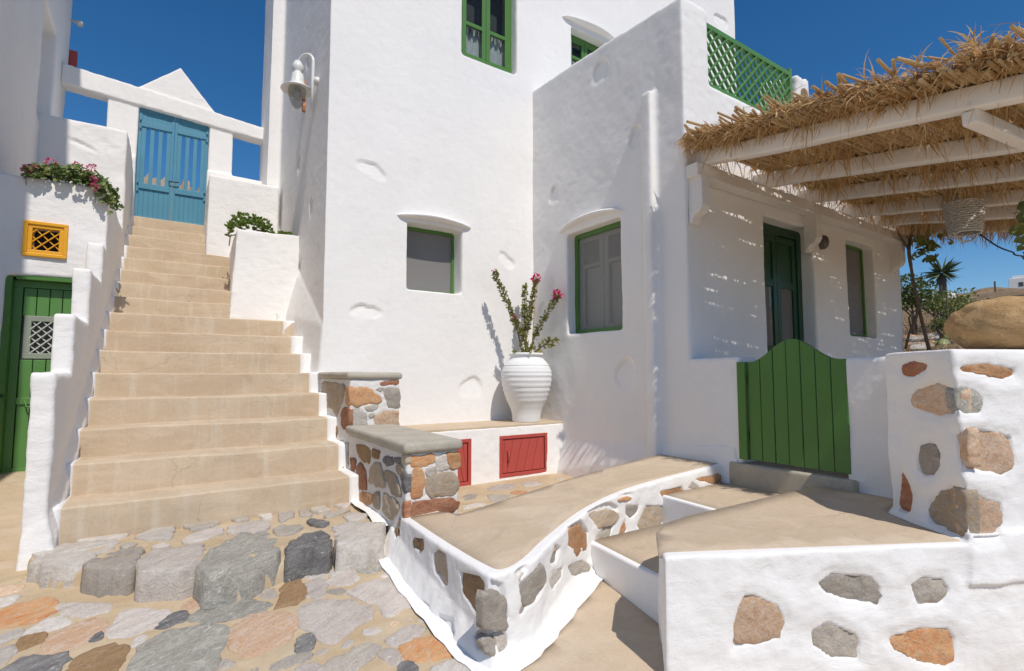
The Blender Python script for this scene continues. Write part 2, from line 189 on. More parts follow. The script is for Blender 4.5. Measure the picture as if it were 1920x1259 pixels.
STONES={
'land':[
 ('w',((-0.143,4.002),(-0.037,4.115),(0.072,4.113),(0.062,3.942),(0.048,3.838),(-0.087,3.915))),
 ('g',((0.116,4.112),(0.241,4.179),(0.341,4.067),(0.262,3.987),(0.172,3.977))),
 ('l',((0.125,3.813),(0.227,3.9),(0.33,3.928),(0.321,3.798),(0.189,3.673),(0.114,3.723))),
 ('g',((0.365,4.175),(0.488,4.143),(0.501,4.053),(0.422,4.044))),
 ('l',((0.364,3.92),(0.534,3.969),(0.602,3.909),(0.598,3.794),(0.554,3.711),(0.349,3.779))),
 ('w',((0.57,4.121),(0.657,4.166),(0.638,3.995),(0.582,4.032))),
 ('l',((0.705,4.152),(0.801,4.16),(0.767,3.942),(0.666,3.852))),
 ('g',((0.597,3.682),(0.67,3.775),(0.681,3.71),(0.765,3.698),(0.761,3.615),(0.681,3.533),(0.606,3.545))),
 ('g',((0.837,4.082),(0.883,4.106),(0.889,3.927),(0.811,3.929))),
 ('g',((0.927,4.15),(0.983,4.228),(1.02,4.088),(1.026,3.957),(0.964,3.963),(0.919,4.028))),
 ('g',((0.949,3.838),(1.015,3.912),(1.105,3.923),(1.16,3.923),(1.07,3.824),(0.982,3.783))),
 ('d',((0.822,3.764),(0.849,3.824),(0.901,3.727),(0.936,3.643),(0.882,3.577),(0.826,3.701))),
 ('w',((1.061,3.764),(1.149,3.806),(1.209,3.716),(1.177,3.639),(1.067,3.617))),
 ('l',((1.112,4.202),(1.196,4.208),(1.206,4.081),(1.146,3.986),(1.09,4.099))),
 ('w',((-0.431,4.095),(-0.225,4.132),(-0.163,4.078),(-0.241,4.03),(-0.378,4.06))),
 ('g',((-0.195,3.824),(-0.176,3.891),(-0.118,3.841),(-0.169,3.763))),
 ('l',((-0.04,3.721),(0.011,3.767),(0.045,3.688),(-0.016,3.662))),
],
'edge':[
 ('w',((-0.592,4),(-0.543,4.087),(-0.392,4.079),(-0.231,4.032),(-0.218,3.917),(-0.337,3.672),(-0.411,3.647),(-0.52,3.71),(-0.565,3.833))),
 ('g',((-0.325,3.646),(-0.251,3.744),(-0.12,3.785),(-0.083,3.739),(-0.131,3.417),(-0.245,3.475),(-0.305,3.532))),
 ('l',((-0.098,3.543),(-0.028,3.638),(0.114,3.653),(0.202,3.651),(0.194,3.471),(0.148,3.259),(-0.071,3.316))),
 ('v',((0.182,3.21),(0.205,3.442),(0.274,3.536),(0.431,3.758),(0.553,3.704),(0.583,3.434),(0.543,3.219),(0.403,3.136),(0.205,3.1))),
 ('d',((0.607,3.304),(0.681,3.429),(0.844,3.539),(0.87,3.442),(0.857,3.313),(0.832,3.223),(0.731,3.233),(0.601,3.202))),
 ('w',((0.936,3.547),(1.044,3.621),(1.179,3.562),(1.249,3.485),(1.162,3.249),(1.014,3.197),(0.895,3.193),(0.915,3.361))),
],
'pave':[
 ('o',((-0.687,1.382),(-0.63,1.452),(-0.588,1.5),(-0.512,1.499),(-0.429,1.457),(-0.416,1.363),(-0.455,1.291),(-0.546,1.295),(-0.653,1.308))),
 ('p',((-0.685,1.726),(-0.661,1.738),(-0.596,1.705),(-0.623,1.653),(-0.691,1.658))),
 ('w',((-0.694,1.581),(-0.59,1.595),(-0.62,1.527),(-0.678,1.508))),
 ('l',((-0.423,1.416),(-0.294,1.361),(-0.201,1.302),(-0.21,1.237),(-0.272,1.227),(-0.355,1.275))),
 ('w',((-0.493,1.179),(-0.438,1.283),(-0.379,1.257),(-0.346,1.205),(-0.359,1.179),(-0.425,1.171))),
 ('p',((-0.403,1.006),(-0.395,1.105),(-0.325,1.161),(-0.269,1.195),(-0.201,1.131),(-0.203,1.064),(-0.301,0.969),(-0.378,0.964))),
 ('b',((-0.492,1.078),(-0.49,1.164),(-0.426,1.144),(-0.421,1.08),(-0.476,1.053))),
 ('w',((-0.61,1.187),(-0.541,1.222),(-0.516,1.227),(-0.513,1.176),(-0.591,1.135))),
 ('l',((-0.186,1.028),(-0.149,1.169),(-0.125,1.214),(0.052,1.108),(-0.013,0.989),(-0.1,0.96),(-0.172,0.988))),
 ('b',((-0.297,0.783),(-0.28,0.869),(-0.252,0.898),(-0.157,0.919),(-0.1,0.884),(-0.105,0.811),(-0.136,0.73),(-0.151,0.657),(-0.298,0.719))),
 ('d',((-0.504,0.865),(-0.489,0.972),(-0.401,0.949),(-0.321,0.918),(-0.317,0.861),(-0.332,0.802),(-0.398,0.756))),
 ('l',((-0.587,1.079),(-0.534,1.1),(-0.511,1.064),(-0.52,0.981),(-0.557,0.937))),
 ('d',((-0.234,0.985),(-0.221,1.046),(-0.212,0.991))),
 ('w',((-0.077,0.86),(-0.072,0.905),(-0.048,0.946),(-0.058,0.888))),
 ('v',((-0.083,0.713),(-0.036,0.881),(0.023,0.923),(0.167,0.91),(0.289,0.842),(0.272,0.765),(0.225,0.641),(0.207,0.512),(0.055,0.494),(-0.08,0.619))),
 ('p',((0.291,0.816),(0.412,0.907),(0.563,0.813),(0.575,0.734),(0.508,0.6),(0.438,0.587),(0.352,0.553),(0.278,0.655))),
 ('v',((0.13,0.985),(0.188,1.06),(0.304,1.034),(0.398,1.061),(0.48,0.955),(0.451,0.925),(0.334,0.91),(0.221,0.927))),
 ('d',((0.269,1.103),(0.284,1.154),(0.364,1.15),(0.409,1.165),(0.401,1.132),(0.329,1.101))),
 ('p',((0.103,1.12),(0.139,1.169),(0.21,1.174),(0.233,1.11),(0.206,1.089),(0.143,1.088))),
 ('d',((0.002,0.981),(0.061,1.061),(0.109,1.079),(0.124,1.018),(0.091,0.985),(0.033,0.965))),
 ('g',((0.432,1.11),(0.516,1.111),(0.516,1.025),(0.471,1.036))),
 ('b',((0.516,0.909),(0.541,0.983),(0.575,1.14),(0.65,1.17),(0.675,1.051),(0.637,0.934),(0.579,0.905))),
 ('d',((0.542,0.533),(0.56,0.591),(0.596,0.605),(0.603,0.55),(0.579,0.491),(0.535,0.497))),
 ('g',((0.417,0.445),(0.483,0.458),(0.572,0.456),(0.567,0.434),(0.478,0.425),(0.436,0.428))),
 ('g',((0.233,0.517),(0.243,0.578),(0.283,0.529))),
 ('w',((0.432,1.244),(0.558,1.264),(0.589,1.228),(0.5,1.19),(0.436,1.21))),
 ('w',((0.628,1.258),(0.706,1.278),(0.823,1.281),(0.742,1.223),(0.636,1.218))),
 ('t',((0.235,1.29),(0.27,1.312),(0.361,1.253),(0.326,1.213),(0.253,1.243))),
 ('l',((0.862,0.906),(0.97,0.95),(1.118,0.952),(1.223,0.893),(1.233,0.745),(1.178,0.623),(1.053,0.612),(0.966,0.563),(0.988,0.696),(0.903,0.829))),
 ('l',((0.613,0.865),(0.709,0.879),(0.872,0.791),(0.928,0.664),(0.899,0.608),(0.812,0.586),(0.678,0.474),(0.641,0.581),(0.589,0.701))),
 ('l',((0.787,1.021),(0.863,1.179),(0.942,1.193),(0.962,1.022),(0.904,0.982))),
 ('v',((0.98,1.213),(1.09,1.239),(1.197,1.228),(1.219,1.096),(1.092,1.052),(1.003,1.066))),
 ('w',((1.091,0.994),(1.145,1.025),(1.23,0.984),(1.234,0.952),(1.123,0.964))),
 ('l',((0.699,1.187),(0.742,1.209),(0.801,1.165),(0.78,1.126),(0.726,1.146))),
 ('g',((0.648,0.354),(0.726,0.383),(0.823,0.407),(0.862,0.377),(0.815,0.319),(0.741,0.28),(0.697,0.249),(0.605,0.317))),
 ('o',((0.937,0.297),(1.03,0.33),(1.153,0.304),(1.182,0.159),(1.043,0.168),(0.945,0.22))),
 ('l',((0.902,0.383),(0.975,0.416),(1.067,0.453),(1.099,0.396),(0.997,0.348),(0.938,0.346))),
 ('l',((0.847,0.319),(0.883,0.33),(0.921,0.288),(0.886,0.21),(0.863,0.247))),
 ('d',((0.876,0.153),(0.901,0.203),(0.937,0.2),(0.948,0.149),(0.923,0.105),(0.866,0.12))),
 ('w',((1.008,0.102),(1.092,0.117),(1.141,0.091),(1.181,-0.011),(1.141,-0.058),(1.006,-0.003))),
 ('g',((0.772,0.957),(0.847,0.946),(0.83,0.903))),
 ('l',((0.513,0.382),(0.572,0.374),(0.601,0.335),(0.58,0.312),(0.502,0.324))),
 ('l',((0.7,1.104),(0.78,1.099),(0.776,1.02),(0.719,0.898),(0.67,0.959))),
],
'niche':[
 ('g',((2.365,4.443),(2.483,4.56),(2.568,4.467),(2.432,4.298),(2.304,4.285))),
 ('g',((2.608,4.423),(2.719,4.349),(2.812,4.287),(2.691,4.127),(2.552,4.058),(2.514,4.146))),
 ('w',((3.159,4.606),(3.335,4.709),(3.398,4.491),(3.264,4.452),(3.136,4.454))),
 ('l',((2.741,4.636),(2.961,4.737),(3.127,4.627),(2.963,4.489),(2.74,4.52))),
 ('o',((2.857,4.368),(2.975,4.403),(3.039,4.304),(2.941,4.238),(2.836,4.272))),
 ('w',((2.203,4.137),(2.384,4.185),(2.451,4.093),(2.281,4.055),(2.162,4.047))),
 ('w',((3.572,4.576),(3.777,4.653),(3.664,4.515))),
],
'p1f':[
 ('o',((0.024,0.468),(0.141,0.473),(0.206,0.428),(0.277,0.389),(0.278,0.345),(0.144,0.337),(0.046,0.316),(0.027,0.341))),
 ('g',((0.308,0.457),(0.374,0.472),(0.438,0.455),(0.44,0.289),(0.344,0.299),(0.316,0.382))),
 ('g',((0.139,0.306),(0.246,0.321),(0.247,0.29),(0.164,0.275))),
 ('w',((0.034,0.304),(0.083,0.296),(0.14,0.251),(0.16,0.189),(0.148,0.14),(0.037,0.141))),
 ('p',((0.21,0.217),(0.299,0.269),(0.431,0.264),(0.436,0.13),(0.249,0.141))),
 ('r',((0.262,0.518),(0.433,0.526),(0.43,0.503),(0.275,0.497))),
 ('g',((0.237,0.459),(0.295,0.47),(0.263,0.442))),
 ('g',((0.171,0.244),(0.222,0.241),(0.178,0.219))),
],
'p1l':[
 ('t',((-0.946,0.51),(-0.154,0.496),(-0.119,0.472),(-0.167,0.383),(-0.36,0.208),(-0.49,0.278),(-0.836,0.287),(-0.929,0.353))),
 ('o',((-0.087,0.473),(0.041,0.473),(0.052,0.326),(-0.076,0.338))),
 ('r',((-0.224,0.255),(-0.159,0.29),(0.054,0.305),(0.066,0.148),(-0.145,0.124),(-0.228,0.167))),
 ('b',((-0.582,0.179),(-0.419,0.184),(-0.324,0.07),(-0.439,0.001),(-0.54,0.01))),
],
'p2f':[
 ('o',((0.031,0.066),(0.086,0.051),(0.187,0.066),(0.191,0.025),(0.111,0.005),(0.032,0.007))),
 ('w',((0.206,0.034),(0.27,0.062),(0.28,-0.006),(0.299,-0.03),(0.213,-0.038))),
 ('o',((0.28,0.061),(0.378,0.057),(0.378,-0.031),(0.312,-0.03))),
 ('o',((0.044,-0.015),(0.105,-0.021),(0.117,-0.071),(0.101,-0.187),(0.038,-0.195),(0.042,-0.089))),
 ('g',((0.135,-0.024),(0.201,-0.02),(0.201,-0.058),(0.147,-0.069))),
 ('t',((0.141,-0.073),(0.207,-0.059),(0.337,-0.073),(0.379,-0.155),(0.351,-0.202),(0.173,-0.199),(0.136,-0.164))),
 ('r',((0.036,-0.231),(0.161,-0.227),(0.333,-0.236),(0.377,-0.278),(0.34,-0.32),(0.046,-0.33))),
],
'p2l':[
 ('b',((-1.073,0.021),(-0.835,0.032),(-0.734,0.04),(-0.692,-0.011),(-0.708,-0.069),(-0.933,-0.075))),
 ('b',((-0.666,0.033),(-0.49,0.039),(-0.524,-0.007),(-0.653,-0.018))),
 ('d',((-0.436,0.005),(-0.238,0.032),(-0.221,-0.005),(-0.349,-0.035))),
 ('d',((-0.214,0.026),(-0.101,0.042),(-0.115,0.024),(-0.19,0.013))),
 ('t',((-0.08,0.064),(0.041,0.077),(0.049,0.034),(-0.056,0.024))),
 ('r',((-1.228,-0.101),(-1.042,-0.096),(-1.08,-0.189),(-1.198,-0.18))),
 ('r',((-1.016,-0.139),(-0.931,-0.107),(-0.803,-0.14),(-0.765,-0.272),(-1.027,-0.307))),
 ('t',((-0.695,-0.117),(-0.613,-0.055),(-0.486,-0.043),(-0.359,-0.163),(-0.408,-0.195),(-0.719,-0.208))),
 ('t',((-0.414,-0.085),(-0.187,-0.067),(-0.062,-0.186),(-0.212,-0.204),(-0.342,-0.16))),
 ('d',((-0.097,-0.052),(-0.04,-0.027),(0.066,-0.047),(0.069,-0.145),(-0.034,-0.165))),
 ('t',((-0.189,-0.023),(-0.07,0.006),(-0.04,-0.022),(-0.126,-0.063))),
 ('o',((-0.947,-0.344),(-0.854,-0.314),(-0.636,-0.303),(-0.652,-0.355),(-0.912,-0.389))),
 ('t',((-0.618,-0.281),(-0.493,-0.246),(-0.486,-0.356),(-0.595,-0.367))),
 ('t',((-0.406,-0.241),(-0.258,-0.229),(-0.103,-0.253),(-0.22,-0.371),(-0.416,-0.364))),
 ('r',((-0.053,-0.232),(0.051,-0.208),(0.055,-0.315),(-0.028,-0.316))),
 ('t',((-1.493,0.024),(-1.335,0.005),(-1.247,-0.173),(-1.475,-0.178))),
 ('r',((-1.194,-0.227),(-1.079,-0.209),(-1.075,-0.262),(-1.179,-0.266))),
 ('t',((-1.164,-0.311),(-1.072,-0.301),(-0.978,-0.37),(-1.136,-0.374))),
 ('t',((-0.1,-0.335),(-0.026,-0.368),(-0.127,-0.382))),
 ('t',((-1.564,0.011),(-1.418,0.035),(-1.282,-0.049),(-1.256,-0.105),(-1.504,-0.138))),
],
'wl':[
 ('b',((-0.45,-0.072),(-0.294,-0.039),(-0.284,-0.089),(-0.327,-0.122),(-0.439,-0.117))),
 ('t',((-0.157,-0.074),(-0.11,-0.041),(0.013,-0.039),(0.03,-0.174),(0.001,-0.196),(-0.122,-0.17))),
 ('b',((0.167,-0.074),(0.343,-0.037),(0.396,-0.054),(0.397,-0.207),(0.297,-0.213),(0.195,-0.173))),
 ('r',((-0.159,-0.315),(-0.087,-0.316),(-0.086,-0.374),(-0.149,-0.365))),
 ('r',((0.019,-0.325),(0.144,-0.3),(0.211,-0.351),(0.132,-0.377),(0.02,-0.378))),
 ('g',((0.328,-0.304),(0.392,-0.251),(0.425,-0.259),(0.415,-0.324),(0.381,-0.344))),
 ('b',((-0.796,-0.102),(-0.727,-0.124),(-0.737,-0.158))),
],
'pf':[
 ('p',((0.37,-0.184),(0.424,-0.187),(0.532,-0.242),(0.563,-0.313),(0.538,-0.371),(0.46,-0.396),(0.33,-0.398),(0.322,-0.32),(0.341,-0.242))),
 ('g',((0.743,-0.152),(0.807,-0.114),(1.002,-0.133),(1.051,-0.186),(1.041,-0.258),(0.881,-0.229),(0.781,-0.194))),
 ('g',((1.21,-0.178),(1.271,-0.15),(1.378,-0.16),(1.411,-0.214),(1.371,-0.264),(1.24,-0.268))),
 ('g',((0.7,-0.36),(0.774,-0.324),(0.908,-0.382),(0.928,-0.424),(0.919,-0.488),(0.79,-0.475),(0.702,-0.42))),
 ('o',((1.085,-0.412),(1.233,-0.38),(1.387,-0.389),(1.42,-0.432),(1.413,-0.524),(1.375,-0.562),(1.235,-0.523),(1.1,-0.454))),
],
'prf':[
 ('o',((0.043,0.843),(0.077,0.853),(0.198,0.859),(0.355,0.833),(0.351,0.807),(0.28,0.79),(0.177,0.811),(0.046,0.83))),
 ('v',((0.019,0.735),(0.053,0.742),(0.117,0.722),(0.154,0.684),(0.135,0.616),(0.041,0.618),(0.006,0.639))),
 ('p',((0.047,0.533),(0.148,0.531),(0.293,0.498),(0.297,0.368),(0.236,0.318),(0.12,0.333),(0.034,0.348))),
 ('p',((-0.008,0.243),(0.048,0.228),(0.135,0.19),(0.208,0.172),(0.211,0.104),(0.147,0.017),(0.018,0.014),(0.002,0.06),(-0.012,0.131))),
],
'prl':[
 ('r',((-0.456,0.848),(-0.354,0.878),(-0.239,0.864),(-0.247,0.837),(-0.334,0.805),(-0.38,0.795),(-0.432,0.809))),
 ('p',((-0.378,0.681),(-0.334,0.725),(-0.183,0.761),(-0.102,0.745),(-0.059,0.734),(-0.064,0.624),(-0.081,0.602),(-0.217,0.599),(-0.287,0.617),(-0.378,0.639))),
 ('g',((-0.36,0.344),(-0.324,0.413),(-0.265,0.439),(-0.218,0.434),(-0.192,0.399),(-0.201,0.329),(-0.241,0.272),(-0.297,0.261),(-0.352,0.288))),
 ('r',((-0.479,0.256),(-0.436,0.203),(-0.402,0.135),(-0.416,0.034),(-0.502,0.033),(-0.497,0.152))),
 ('t',((-0.272,0.13),(-0.238,0.169),(-0.123,0.246),(-0.042,0.247),(-0.037,0.183),(-0.041,0.061),(-0.049,0.014),(-0.079,0.013),(-0.237,0.025),(-0.268,0.06))),
 ('p',((-0.07,0.509),(-0.012,0.54),(-0.022,0.361),(-0.064,0.379))),
],
'w0':[
 ('g',((-0.099,-0.004),(-0.012,-0.03),(0.04,-0.057),(0.076,-0.225),(-0.02,-0.185),(-0.099,-0.152))),
 ('g',((-0.078,-0.265),(-0.045,-0.257),(-0.007,-0.282),(-0.007,-0.352),(-0.061,-0.314))),
 ('g',((-0.001,-0.262),(0.041,-0.262),(0.076,-0.314),(0.067,-0.338),(0.006,-0.351))),
 ('g',((0.11,-0.019),(0.201,0.013),(0.201,-0.034),(0.147,-0.073))),
 ('g',((0.147,-0.202),(0.186,-0.175),(0.176,-0.218),(0.147,-0.231))),
],
'w1':[
 ('g',((-0.099,-0.086),(0.074,-0.039),(0.159,-0.104),(0.167,-0.17),(0.039,-0.208),(-0.07,-0.2))),
 ('g',((0.242,-0.08),(0.31,-0.016),(0.39,-0.059),(0.328,-0.121),(0.251,-0.109))),
 ('w',((0.144,0.077),(0.235,0.071),(0.244,0.056),(0.161,0.059))),
 ('o',((0.041,0.026),(0.126,0.05),(0.161,0.021),(0.091,0.017))),
],
'w2':[
 ('w',((-0.071,-0.181),(-0.031,-0.15),(0.123,-0.173),(0.104,-0.221),(-0.032,-0.24))),
 ('g',((0.196,-0.196),(0.415,-0.228),(0.579,-0.31),(0.521,-0.322),(0.271,-0.27))),
 ('o',((0.198,-0.077),(0.219,0.023),(0.4,0.015),(0.529,-0.086),(0.504,-0.156),(0.354,-0.151))),
 ('p',((-0.036,0.048),(0.039,0.055),(0.047,0.026),(-0.012,0.022))),
],
'w3':[
 ('t',((-0.086,0.047),(-0.027,0.059),(0.253,0.027),(0.371,-0.033),(0.251,-0.069),(0.03,-0.047),(-0.058,-0.006))),
 ('g',((0.05,-0.155),(0.168,-0.109),(0.3,-0.121),(0.248,-0.185),(0.057,-0.205))),
 ('g',((0.46,-0.033),(0.627,-0.064),(0.607,-0.105),(0.512,-0.131),(0.458,-0.093))),
 ('o',((0.357,-0.218),(0.439,-0.124),(0.463,-0.199),(0.418,-0.223))),
 ('o',((0.339,0.054),(0.463,0.055),(0.564,0.035),(0.517,0.026))),
 ('o',((0.106,-0.071),(0.169,-0.081),(0.153,-0.094))),
],
'w4':[
 ('t',((-0.056,-0.196),(0.052,-0.076),(0.27,-0.108),(0.251,-0.228),(0.19,-0.274),(0.005,-0.26))),
 ('o',((0.219,0.003),(0.488,0.009),(0.525,-0.061),(0.389,-0.112),(0.296,-0.116))),
 ('w',((0.566,-0.013),(0.617,0.023),(0.716,-0.032))),
 ('o',((0.648,0.046),(0.856,0.046),(0.977,0.058),(1.053,0.014),(1.028,-0.021),(0.907,-0.025),(0.791,0.008))),
],
}

# ------------------------------------------------------------------ helpers
def vnoise(P, scale, seed=0):
    """vectorised value noise in [-1, 1]"""
    Q = np.asarray(P, float) * scale + 137.13 * (seed + 1); I = np.floor(Q).astype(np.int64); f = Q - I; f = f * f * (3 - 2 * f)
    def h(i, j, k):
        n = (i * 374761393 + j * 668265263 + k * 2147483647 + seed * 974711) & 0xFFFFFFFF
        n = ((n ^ (n >> 13)) * 1274126177) & 0xFFFFFFFF; n = n ^ (n >> 16); return (n & 0xFFFF) / 32767.5 - 1
    r = 0
    for a in (0, 1):
        for b in (0, 1):
            for c in (0, 1):
                w = (f[:, 0] if a else 1 - f[:, 0]) * (f[:, 1] if b else 1 - f[:, 1]) * (f[:, 2] if c else 1 - f[:, 2])
                r = r + w * h(I[:, 0] + a, I[:, 1] + b, I[:, 2] + c)
    return r
def fbm(P, scale, octv=3, seed=0):
    r = 0; a = 1
    for o in range(octv): r = r + a * vnoise(P, scale * 2 ** o, seed + o); a *= .5
    return r
def link(o, parent=None):
    COL.objects.link(o)
    if parent is not None:
        o.parent = parent; p = parent; off = Vector()
        o.matrix_parent_inverse = Matrix.Translation(-wloc(parent))
    return o
def wloc(o):
    return Vector(o['_w']) if '_w' in o else Vector((0, 0, 0))
def tag(o, label=None, cat=None, group=None, kind=None):
    if label: o['label'] = label
    if cat: o['category'] = cat
    if group: o['group'] = group
    if kind: o['kind'] = kind
    return o
def thing(name, loc, label, cat, group=None):
    o = bpy.data.objects.new(name, None); o.empty_display_size = .1; o.location = loc; o['_w'] = tuple(loc); COL.objects.link(o); return tag(o, label, cat, group)
def finish(me, mat, smooth=False):
    if mat is not None: me.materials.append(mat)
    if smooth: me.polygons.foreach_set('use_smooth', [True] * len(me.polygons))
    me.update(); return me
def obj(name, me, parent=None): return link(bpy.data.objects.new(name, me), parent)
class MB:
    def __init__(s): s.v = []; s.f = []
    def add(s, vs, fs):
        b = len(s.v); s.v += [tuple(v) for v in vs]; s.f += [tuple(b + i for i in f) for f in fs]; return s
    def box(s, x0, x1, y0, y1, z0, z1):
        return s.add([(x0, y0, z0), (x1, y0, z0), (x1, y1, z0), (x0, y1, z0), (x0, y0, z1), (x1, y0, z1), (x1, y1, z1), (x0, y1, z1)], HEX)
    def hexa(s, b, t): return s.add(list(b) + list(t), HEX)
    def prism(s, poly, z0, z1):
        n = len(poly); z0 = z0 if hasattr(z0, '__len__') else [z0] * n; z1 = z1 if hasattr(z1, '__len__') else [z1] * n
        vs = [(p[0], p[1], z) for p, z in zip(poly, z0)] + [(p[0], p[1], z) for p, z in zip(poly, z1)]
        return s.add(vs, [tuple(range(n - 1, -1, -1)), tuple(range(n, 2 * n))] + [(i, (i + 1) % n, n + (i + 1) % n, n + i) for i in range(n)])
    def beam(s, a, b, w, h, up=(0, 0, 1)):
        a = Vector(a); b = Vector(b); d = (b - a).normalized(); r = d.cross(Vector(up)).normalized() * w / 2; u = r.cross(d).normalized() * h / 2
        return s.add([a - r - u, a + r - u, b + r - u, b - r - u, a - r + u, a + r + u, b + r + u, b - r + u], HEX)
    def tube(s, pts, rad, n=8, caps=True):
        pts = [Vector(p) for p in pts]; m = len(pts); rad = rad if hasattr(rad, '__len__') else [rad] * m; b = len(s.v); prev = None
        for i, p in enumerate(pts):
            d = (pts[min(i + 1, m - 1)] - pts[max(i - 1, 0)]).normalized()
            r = (prev - d * prev.dot(d)) if prev is not None else d.orthogonal()
            r.normalize(); prev = r; q = d.cross(r)
            for k in range(n): a = 2 * PI * k / n; s.v.append(tuple(p + (r * math.cos(a) + q * math.sin(a)) * rad[i]))
        for i in range(m - 1):
            for k in range(n): s.f.append((b + i * n + k, b + i * n + (k + 1) % n, b + (i + 1) * n + (k + 1) % n, b + (i + 1) * n + k))
        if caps: s.f.append(tuple(b + k for k in range(n - 1, -1, -1))); s.f.append(tuple(b + (m - 1) * n + k for k in range(n)))
        return s
    def lathe(s, prof, c=(0, 0, 0), n=40):
        b = len(s.v)
        for r, z in prof:
            for k in range(n): a = 2 * PI * k / n; s.v.append((c[0] + r * math.cos(a), c[1] + r * math.sin(a), c[2] + z))
        for i in range(len(prof) - 1):
            for k in range(n): s.f.append((b + i * n + k, b + i * n + (k + 1) % n, b + (i + 1) * n + (k + 1) % n, b + (i + 1) * n + k))
        return s
    def mesh(s, name): me = bpy.data.meshes.new(name); me.from_pydata(s.v, [], s.f); me.update(); return me
    def build(s, name, mat, parent=None, smooth=False, bevel=0, seg=2, wob=0, recalc=True):
        me = s.mesh(name)
        if bevel or recalc:
            bm = bmesh.new(); bm.from_mesh(me)
            if recalc: bmesh.ops.recalc_face_normals(bm, faces=bm.faces)
            if bevel: bmesh.ops.bevel(bm, geom=list(bm.edges), offset=bevel, segments=seg, profile=.5, affect='EDGES', clamp_overlap=True)
            bm.to_mesh(me); bm.free()
        if wob: wobble(me, wob)
        return obj(name, finish(me, mat, smooth), parent)
HEX = [(3, 2, 1, 0), (4, 5, 6, 7), (0, 1, 5, 4), (1, 2, 6, 5), (2, 3, 7, 6), (3, 0, 4, 7)]
def coords(me): a = np.empty(len(me.vertices) * 3); me.vertices.foreach_get('co', a); return a.reshape(-1, 3)
def setco(me, a): me.vertices.foreach_set('co', a.ravel()); me.update()
def wobble(me, amp, scale=3.0):
    c = coords(me); setco(me, c + amp * np.stack([vnoise(c, scale, 31), vnoise(c, scale, 32), vnoise(c, scale, 33)], 1))
def poly_sd(U, V, poly):
    """signed distance (negative inside) of points to a polygon"""
    p = np.array(poly); d = np.full(len(U), 1e9); ins = np.zeros(len(U), bool); n = len(p)
    for i in range(n):
        a = p[i]; b = p[(i + 1) % n]; e = b - a; w0 = U - a[0]; w1 = V - a[1]; t = np.clip((w0 * e[0] + w1 * e[1]) / (e @ e + 1e-12), 0, 1)
        d = np.minimum(d, (w0 - t * e[0]) ** 2 + (w1 - t * e[1]) ** 2)
        if a[1] != b[1]: ins ^= ((a[1] > V) != (b[1] > V)) & (U < (b[0] - a[0]) * (V - a[1]) / (b[1] - a[1]) + a[0])
    d = np.sqrt(d); return np.where(ins, -d, d)
STFIT = {}
def plaster(name, mb, voxel, mat, parent=None, smooth_it=2, amp=.010, scale=2.2, amp2=.0025, scale2=16, keep=None, ovals=(), stones=(), lip=.010, sink=.014, extra=None, flat_top=False, dent=0.0):
    """voxel-remeshed, hand-trowelled solid; ovals = (centre, u, v, ru, rv, depth); stones = (face key list) recesses round inset stones"""
    bm_src = mb.mesh(name + '_src')
    b = bmesh.new(); b.from_mesh(bm_src); bmesh.ops.recalc_face_normals(b, faces=b.faces); b.to_mesh(bm_src); b.free()
    o = bpy.data.objects.new(name, bm_src); COL.objects.link(o)
    r = o.modifiers.new('r', 'REMESH'); r.mode = 'VOXEL'; r.voxel_size = voxel; r.adaptivity = 0
    s = o.modifiers.new('s', 'SMOOTH'); s.factor = .5; s.iterations = smooth_it
    dg = bpy.context.evaluated_depsgraph_get(); me = bpy.data.meshes.new_from_object(o.evaluated_get(dg)); me.name = name
    bpy.data.objects.remove(o); bpy.data.meshes.remove(bm_src)
    c = coords(me); nn = np.empty(len(me.vertices) * 3); me.vertices.foreach_get('normal', nn); nn = nn.reshape(-1, 3)
    d = amp * fbm(c, scale, 2, 3) + amp2 * fbm(c, scale2, 2, 9)
    for (ce, u, v, ru, rv, dep) in ovals:
        ce = np.array(ce); u = np.array(u); v = np.array(v); nv = np.cross(u, v); q = c - ce; a = q @ u; e = q @ v
        m = (np.abs(q @ nv) < .12) & (nn @ nv > .5); rr = np.sqrt((a / ru) ** 2 + (e / rv) ** 2)
        rr = rr * (1 + .10 * np.sin(3 * np.arctan2(e, a) + ce[2] * 5)); k = np.clip((1.08 - rr) / .12, 0, 1); k = k * k * (3 - 2 * k)
        d = d + m * (-.95 * dep * k * (.55 + .45 * np.clip(e / rv, -1, 1)) + k * .002 * vnoise(c, 45, 5))
    for fk in stones:
        fo, fu, fv, fn = [np.array(x) for x in FACES[fk]]; q = c - fo; h = q @ fn; m = (np.abs(h) < .09) & (nn @ fn > .35); U = q @ fu; V = q @ fv
        idx = np.where(m)[0]
        if not len(idx): continue
        best = np.full(len(idx), 9.0); hh = h[idx] + d[idx]
        for si, (code, poly) in enumerate(STONES[fk]):
            s_ = poly_sd(U[idx], V[idx], poly); best = np.minimum(best, s_); w_ = s_ < .006
            if w_.sum() > 12:
                A_ = np.c_[np.ones(w_.sum()), U[idx][w_], V[idx][w_]]; STFIT[(fk, si)] = tuple(np.linalg.lstsq(A_, hh[w_], rcond=None)[0])
        k = np.clip((.004 - best) / .014, 0, 1); k = k * k * (3 - 2 * k); d[idx] += -sink * k + lip * np.exp(-((best - .05) / .03) ** 2) - dent * np.exp(-(np.maximum(best, 0) / .05) ** 2)
    if flat_top: d = d * np.clip((.9 - nn[:, 2]) / .3, 0, 1)
    setco(me, c + nn * d[:, None])
    if keep is not None:
        b = bmesh.new(); b.from_mesh(me); kill = [f for f in b.faces if not keep(f.calc_center_median(), f.normal)]
        bmesh.ops.delete(b, geom=kill, context='FACES'); b.to_mesh(me); b.free()
    return obj(name, finish(me, mat, True), parent)
